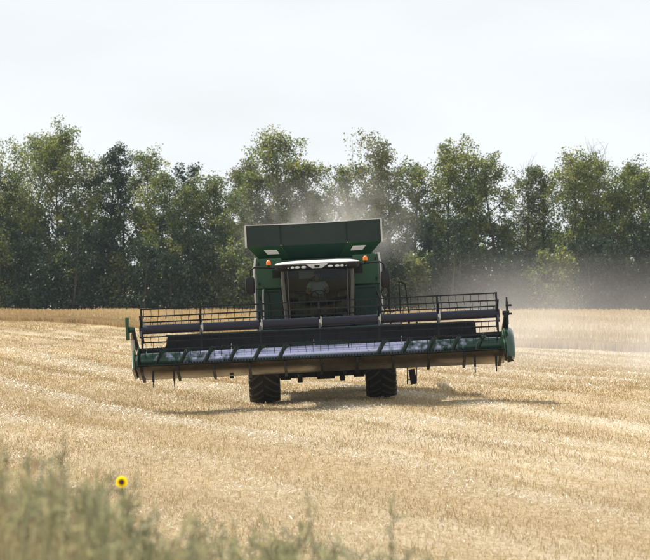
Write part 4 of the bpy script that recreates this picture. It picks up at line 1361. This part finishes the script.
for sx in (-1, 1):
    mb = MB(); mb.lathe([(-.008, .0005), (-.006, .008), (0, .011), (.006, .008), (.008, .0005)], 10, 'Y', (sx * .032, -.133, .775)); mb.build('eye', M['hair'], person, 0, True)
mb = MB(); mb.box((0, -.137, .70), (.045, .01, .008)); mb.build('mouth', M['seat'], person, 0.003)

# ------------------------------------------------------------------ foreground bank: weeds and a sunflower
def plant_np(g, x, y, z, H, spread, tint0, seg=24, leaf=0.05):
    """an upright feathery weed: stem, side shoots, many narrow leaves"""
    lean = g.standard_normal(2) * 0.12
    stem_top = np.array([x + lean[0] * H, y + lean[1] * H, z + H])
    b = np.array([x, y, z])
    segs = [(b, b * .5 + stem_top * .5 + np.array([lean[0], lean[1], 0]) * .05, 0.006, 0.004), (b * .5 + stem_top * .5 + np.array([lean[0], lean[1], 0]) * .05, stem_top, 0.004, 0.002)]
    P, A = [], []
    for i in range(seg):
        t = 0.15 + 0.83 * (i + g.random()) / seg
        p = b + (stem_top - b) * t
        az = g.random() * 2 * math.pi
        ln = spread * (1.05 - 0.75 * t) * (0.6 + 0.7 * g.random())
        dv = np.array([math.cos(az), math.sin(az), 1.4 + 1.6 * g.random()]); dv /= np.linalg.norm(dv)
        segs.append((p, p + dv * ln, 0.003, 0.0015))
        m = 7
        for k in range(m):
            P.append(p + dv * ln * (k + 1) / m); A.append(dv)
    P, A = np.array(P), np.array(A)
    return segs, P, A

def weed_mesh(plants, g, leaf):
    """list of (x,y,z,H,spread,tint) -> verts/faces/tint"""
    allV, allF, allT, segs, st = [], [], [], [], []
    off = 0
    for (x, y, z, H, sp, t0) in plants:
        s_, P, A = plant_np(g, x, y, z, H, sp, t0, seg=max(8, int(17 * H)))
        segs += s_; st += [t0] * len(s_)
        n = len(P)
        D = A * 0.6 + g.standard_normal((n, 3)) * 0.6
        D /= np.linalg.norm(D, axis=1, keepdims=True)
        Wv = np.cross(D, g.standard_normal((n, 3))); Wv /= np.linalg.norm(Wv, axis=1, keepdims=True)
        L = leaf * (0.6 + 0.9 * g.random(n))
        v = np.empty((n, 4, 3))
        v[:, 0] = P; v[:, 1] = P + D * L[:, None] * .5 + Wv * L[:, None] * .075
        v[:, 2] = P + D * L[:, None]; v[:, 3] = P + D * L[:, None] * .5 - Wv * L[:, None] * .075
        allV.append(v.reshape(-1, 3)); allF.append(np.arange(n * 4).reshape(-1, 4) + off); off += n * 4
        allT.append(np.clip(t0 + 0.12 * g.standard_normal(n), 0, 1))
    sv, sf = tubes_np(segs, 3)
    allV.append(sv); allF.append(sf + off)
    allT.append(np.tile(np.array(st), 3))
    return np.concatenate(allV), np.concatenate(allF), np.concatenate(allT)

g = np.random.default_rng(77)
prof_x = [-120, 0, 40, 80, 105, 116, 150, 185, 220, 260, 300, 340, 400, 460, 560, 760]
prof_y = [430, 442, 455, 466, 480, 500, 506, 518, 522, 516, 532, 540, 548, 585, 600, 600]
plants = []
tries = 0
while len(plants) < 620 and tries < 9000:
    tries += 1
    d = 9.5 + 9.0 * g.random()
    px = -110 + 860 * g.random() ** 1.5
    X = (px - 325) / FPX * d
    ty = np.interp(px, prof_x, prof_y) + 4 + 75 * g.random() ** 1.3 * (1 if px < 420 else 0.3)
    zt = CAM_Z - (ty - 277) / FPX * d
    zg = gz1(X, d)
    H = zt - zg
    if H < 0.2 or H > 1.35: continue
    patch = 0.5 + 0.5 * math.sin(X * 5.1 + d * 0.9) * math.sin(d * 1.7 - X * 2.3)
    t0 = np.clip(0.36 + 0.44 * (patch - 0.5) + 0.12 * g.standard_normal() + (0.45 if g.random() < 0.16 else 0), 0, 1)
    plants.append((X, d, zg - 0.01, H, 0.17 + 0.10 * g.random(), float(t0)))
V, F, T = weed_mesh(plants, g, 0.06)
# long grass between them
gx, gd, gh, gt = [], [], [], []
for (X, d, zg, H, sp, t0) in plants:
    for _ in range(16):
        gx.append(X + g.standard_normal() * 0.12); gd.append(d + g.standard_normal() * 0.2); gh.append(H * g.uniform(0.5, 0.97)); gt.append(np.clip(0.70 + 0.2 * g.standard_normal(), 0, 1))
gx, gd, gh = np.array(gx), np.array(gd), np.array(gh)
bv, bf = blades(gx, gd, gz(gx, gd) - 0.01, gh, np.full(len(gx), 0.0055), 0.05 + 0.3 * rng.random(len(gx)))
F = np.concatenate([F, bf + len(V)]); V = np.concatenate([V, bv]); T = np.concatenate([T, gt])
o = link_mesh('weeds', np_mesh('weeds', V, F, M['weed'], {'tint': T}))
tag(o, 'dense grey-green feathery weeds growing on the bank at the field edge', 'weeds', kind='stuff')
# single stems that stand apart
for px, ty, d, lab in ((326, 490, 13.0, 'lone tall grey-green weed stem at the edge of the weed patch, the shorter of two'),
                       (388, 500, 12.0, 'lone leafy weed shoot furthest out from the weed patch'),
                       (92, 456, 14.0, 'tall brownish seeding weed standing beside the sunflower'),
                       (20, 440, 12.5, 'tallest dark weed stem in the dense weed patch')):
    X = (px - 325) / FPX * d
    zg = gz1(X, d); H = CAM_Z - (ty - 277) / FPX * d - zg
    root = empty('weed_plant', (X, d, zg - 0.01))
    V, F, T = weed_mesh([(0, 0, 0, H, 0.14, 0.30 if px > 300 else 0.85 if px == 92 else 0.1)] , g, 0.055)
    link_mesh('foliage', np_mesh('foliage', V, F, M['weed'], {'tint': T}), root)
    tag(root, lab, 'weed', 'single weeds on the bank')

# sunflower
SD = 21.0
SXp, SZp = (121.5 - 325) / FPX * SD, CAM_Z - (482 - 277) / FPX * SD
sg = gz1(SXp, SD)
sf = empty('sunflower', (SXp, SD, sg))
tag(sf, 'small yellow sunflower with a dark centre at the edge of the weeds', 'sunflower')
hz = SZp - sg
mb = MB(); mb.tube([(0.03, 0.05, -0.02), (0.0, 0.03, hz * .5), (0.005, 0.03, hz - .06), (0, 0.03, hz - .005), (0, 0.012, hz)], 0.008, 8, 0.006)
mb.build('stem', M['stem'], sf, 0, True)
for k in range(6):
    a = k * 2.3; z_ = hz * (0.25 + 0.11 * k)
    d_ = Vector((math.cos(a), math.sin(a), 0)); s_ = Vector((-math.sin(a), math.cos(a), 0)); c0 = Vector((0.01, 0.03, z_))
    L_ = 0.13 - .008 * k
    mb = MB()
    mb.add([c0, c0 + d_ * L_ * .4 + s_ * L_ * .35 + Vector((0, 0, .04)), c0 + d_ * L_ + Vector((0, 0, -.01)), c0 + d_ * L_ * .4 - s_ * L_ * .35 + Vector((0, 0, .04)), c0 + d_ * L_ * .5 + Vector((0, 0, .03))], [(0, 1, 4), (1, 2, 4), (2, 3, 4), (3, 0, 4)])
    mb.build('leaf', M['stem'], sf)
head = MB(); head.lathe([(-.006, .0005), (-.005, .012), (-.002, .022), (.006, .026), (.014, .018), (.018, .0005)], 18, 'Y')
hd = head.build('flower_head', M['floret'], sf, 0, True, loc=(0, 0, hz), rot=(-0.05, 0, 0))
pm = np_mesh('petal', [(0.020, -.001, -.006), (0.036, -.006, -.0095), (0.053, -.002, 0), (0.036, -.006, .0095), (0.020, -.001, .006), (0.036, -.003, 0)], [(0, 1, 5), (1, 2, 5), (2, 3, 5), (3, 4, 5), (4, 0, 5)], M['petal'], {'tint': [.2, .6, .8, .6, .2]})
for ring_, (nn, off_) in enumerate(((16, 0), (16, 0.2))):
    for k in range(nn):
        link_mesh('petal', pm, hd, (0, .002 + .003 * ring_, 0), (0, 2 * math.pi * k / nn + off_, 0))

# ------------------------------------------------------------------ dust behind the harvester
def dust_box(name, label, lo, hi, dens, scale, mscale, thr, profile):
    m = bpy.data.materials.new(name + '_air'); m.use_nodes = True
    N, L = m.node_tree.nodes, m.node_tree.links
    N.clear()
    out = N.new('ShaderNodeOutputMaterial')
    pv = N.new('ShaderNodeVolumePrincipled')
    pv.inputs['Color'].default_value = (0.94, 0.93, 0.905, 1)
    pv.inputs['Anisotropy'].default_value = 0.15
    tc = N.new('ShaderNodeTexCoord')
    mp = N.new('ShaderNodeMapping'); mp.inputs['Scale'].default_value = mscale
    L.new(tc.outputs['Object'], mp.inputs['Vector'])
    nz = N.new('ShaderNodeTexNoise'); nz.inputs['Scale'].default_value = scale; nz.inputs['Detail'].default_value = 4; nz.inputs['Roughness'].default_value = 0.55
    nz.inputs['Distortion'].default_value = 0.6
    L.new(mp.outputs['Vector'], nz.inputs['Vector'])
    mr = N.new('ShaderNodeMapRange'); mr.interpolation_type = 'SMOOTHSTEP'
    mr.inputs['From Min'].default_value = thr; mr.inputs['From Max'].default_value = thr + 0.3
    L.new(nz.outputs['Fac'], mr.inputs['Value'])
    sp = N.new('ShaderNodeSeparateXYZ'); L.new(tc.outputs['Object'], sp.inputs['Vector'])
    cur = mr.outputs['Result']
    for (axis, a, b, va, vb) in profile:
        q = N.new('ShaderNodeMapRange'); q.interpolation_type = 'SMOOTHSTEP'
        q.inputs['From Min'].default_value = a; q.inputs['From Max'].default_value = b
        q.inputs['To Min'].default_value = va; q.inputs['To Max'].default_value = vb
        L.new(sp.outputs[axis], q.inputs['Value'])
        mu = N.new('ShaderNodeMath'); mu.operation = 'MULTIPLY'
        L.new(cur, mu.inputs[0]); L.new(q.outputs['Result'], mu.inputs[1]); cur = mu.outputs[0]
    mu = N.new('ShaderNodeMath'); mu.operation = 'MULTIPLY'; mu.inputs[1].default_value = dens
    L.new(cur, mu.inputs[0]); L.new(mu.outputs[0], pv.inputs['Density'])
    L.new(pv.outputs[0], out.inputs['Volume'])
    mb = MB()
    c = [(lo[i] + hi[i]) / 2 for i in range(3)]
    mb.box(c, [hi[i] - lo[i] for i in range(3)])
    o = mb.build(name, m)
    tag(o, label, 'dust', kind='stuff')
    return o
# low drifting cloud behind the header to the right, over the uncut wheat
dust_box('dust_cloud', 'pale dust drifting low over the wheat behind the combine', (2, 70.5, -0.6), (32, 150, 6.0), 0.070, 0.20, (1, 0.45, 1.5), 0.30,
         [('X', 2.2, 9, 0, 1), ('X', 22, 32, 1, 0), ('Y', 70.5, 80, 0, 1), ('Y', 105, 150, 1, 0), ('Z', 1.0, 4.9, 0.36, 0), ('Z', 0.4, 2.4, 1, 0.45)])
# plume blown up behind the grain tank
dust_box('dust_plume', 'dust plume blown up behind the grain tank', (-3.6, 78.5, 3.0), (4, 88, 7.2), 0.36, 0.75, (1, 0.8, 0.7), 0.46,
         [('X', -3.2, -0.6, 0, 1), ('X', 0.6, 3.6, 1, 0.0), ('Y', 78.5, 81, 0, 1), ('Y', 84, 88, 1, 0), ('Z', 4.7, 6.9, 1, 0), ('Z', 3.6, 4.7, 0, 1)])
# thin summer haze over the whole field
hm = bpy.data.materials.new('haze_air'); hm.use_nodes = True
hm.node_tree.nodes.clear()
ho = hm.node_tree.nodes.new('ShaderNodeOutputMaterial')
hv = hm.node_tree.nodes.new('ShaderNodeVolumePrincipled')
hv.inputs['Color'].default_value = (0.70, 0.86, 1.0, 1)
hv.inputs['Density'].default_value = 0.00011
hm.node_tree.links.new(hv.outputs[0], ho.inputs['Volume'])
mb = MB(); mb.box((0, 1000, 10.0), (5000, 4000, 26))
hz_o = mb.build('haze', hm)
tag(hz_o, 'thin summer haze over the field and tree belt', 'haze', kind='stuff')
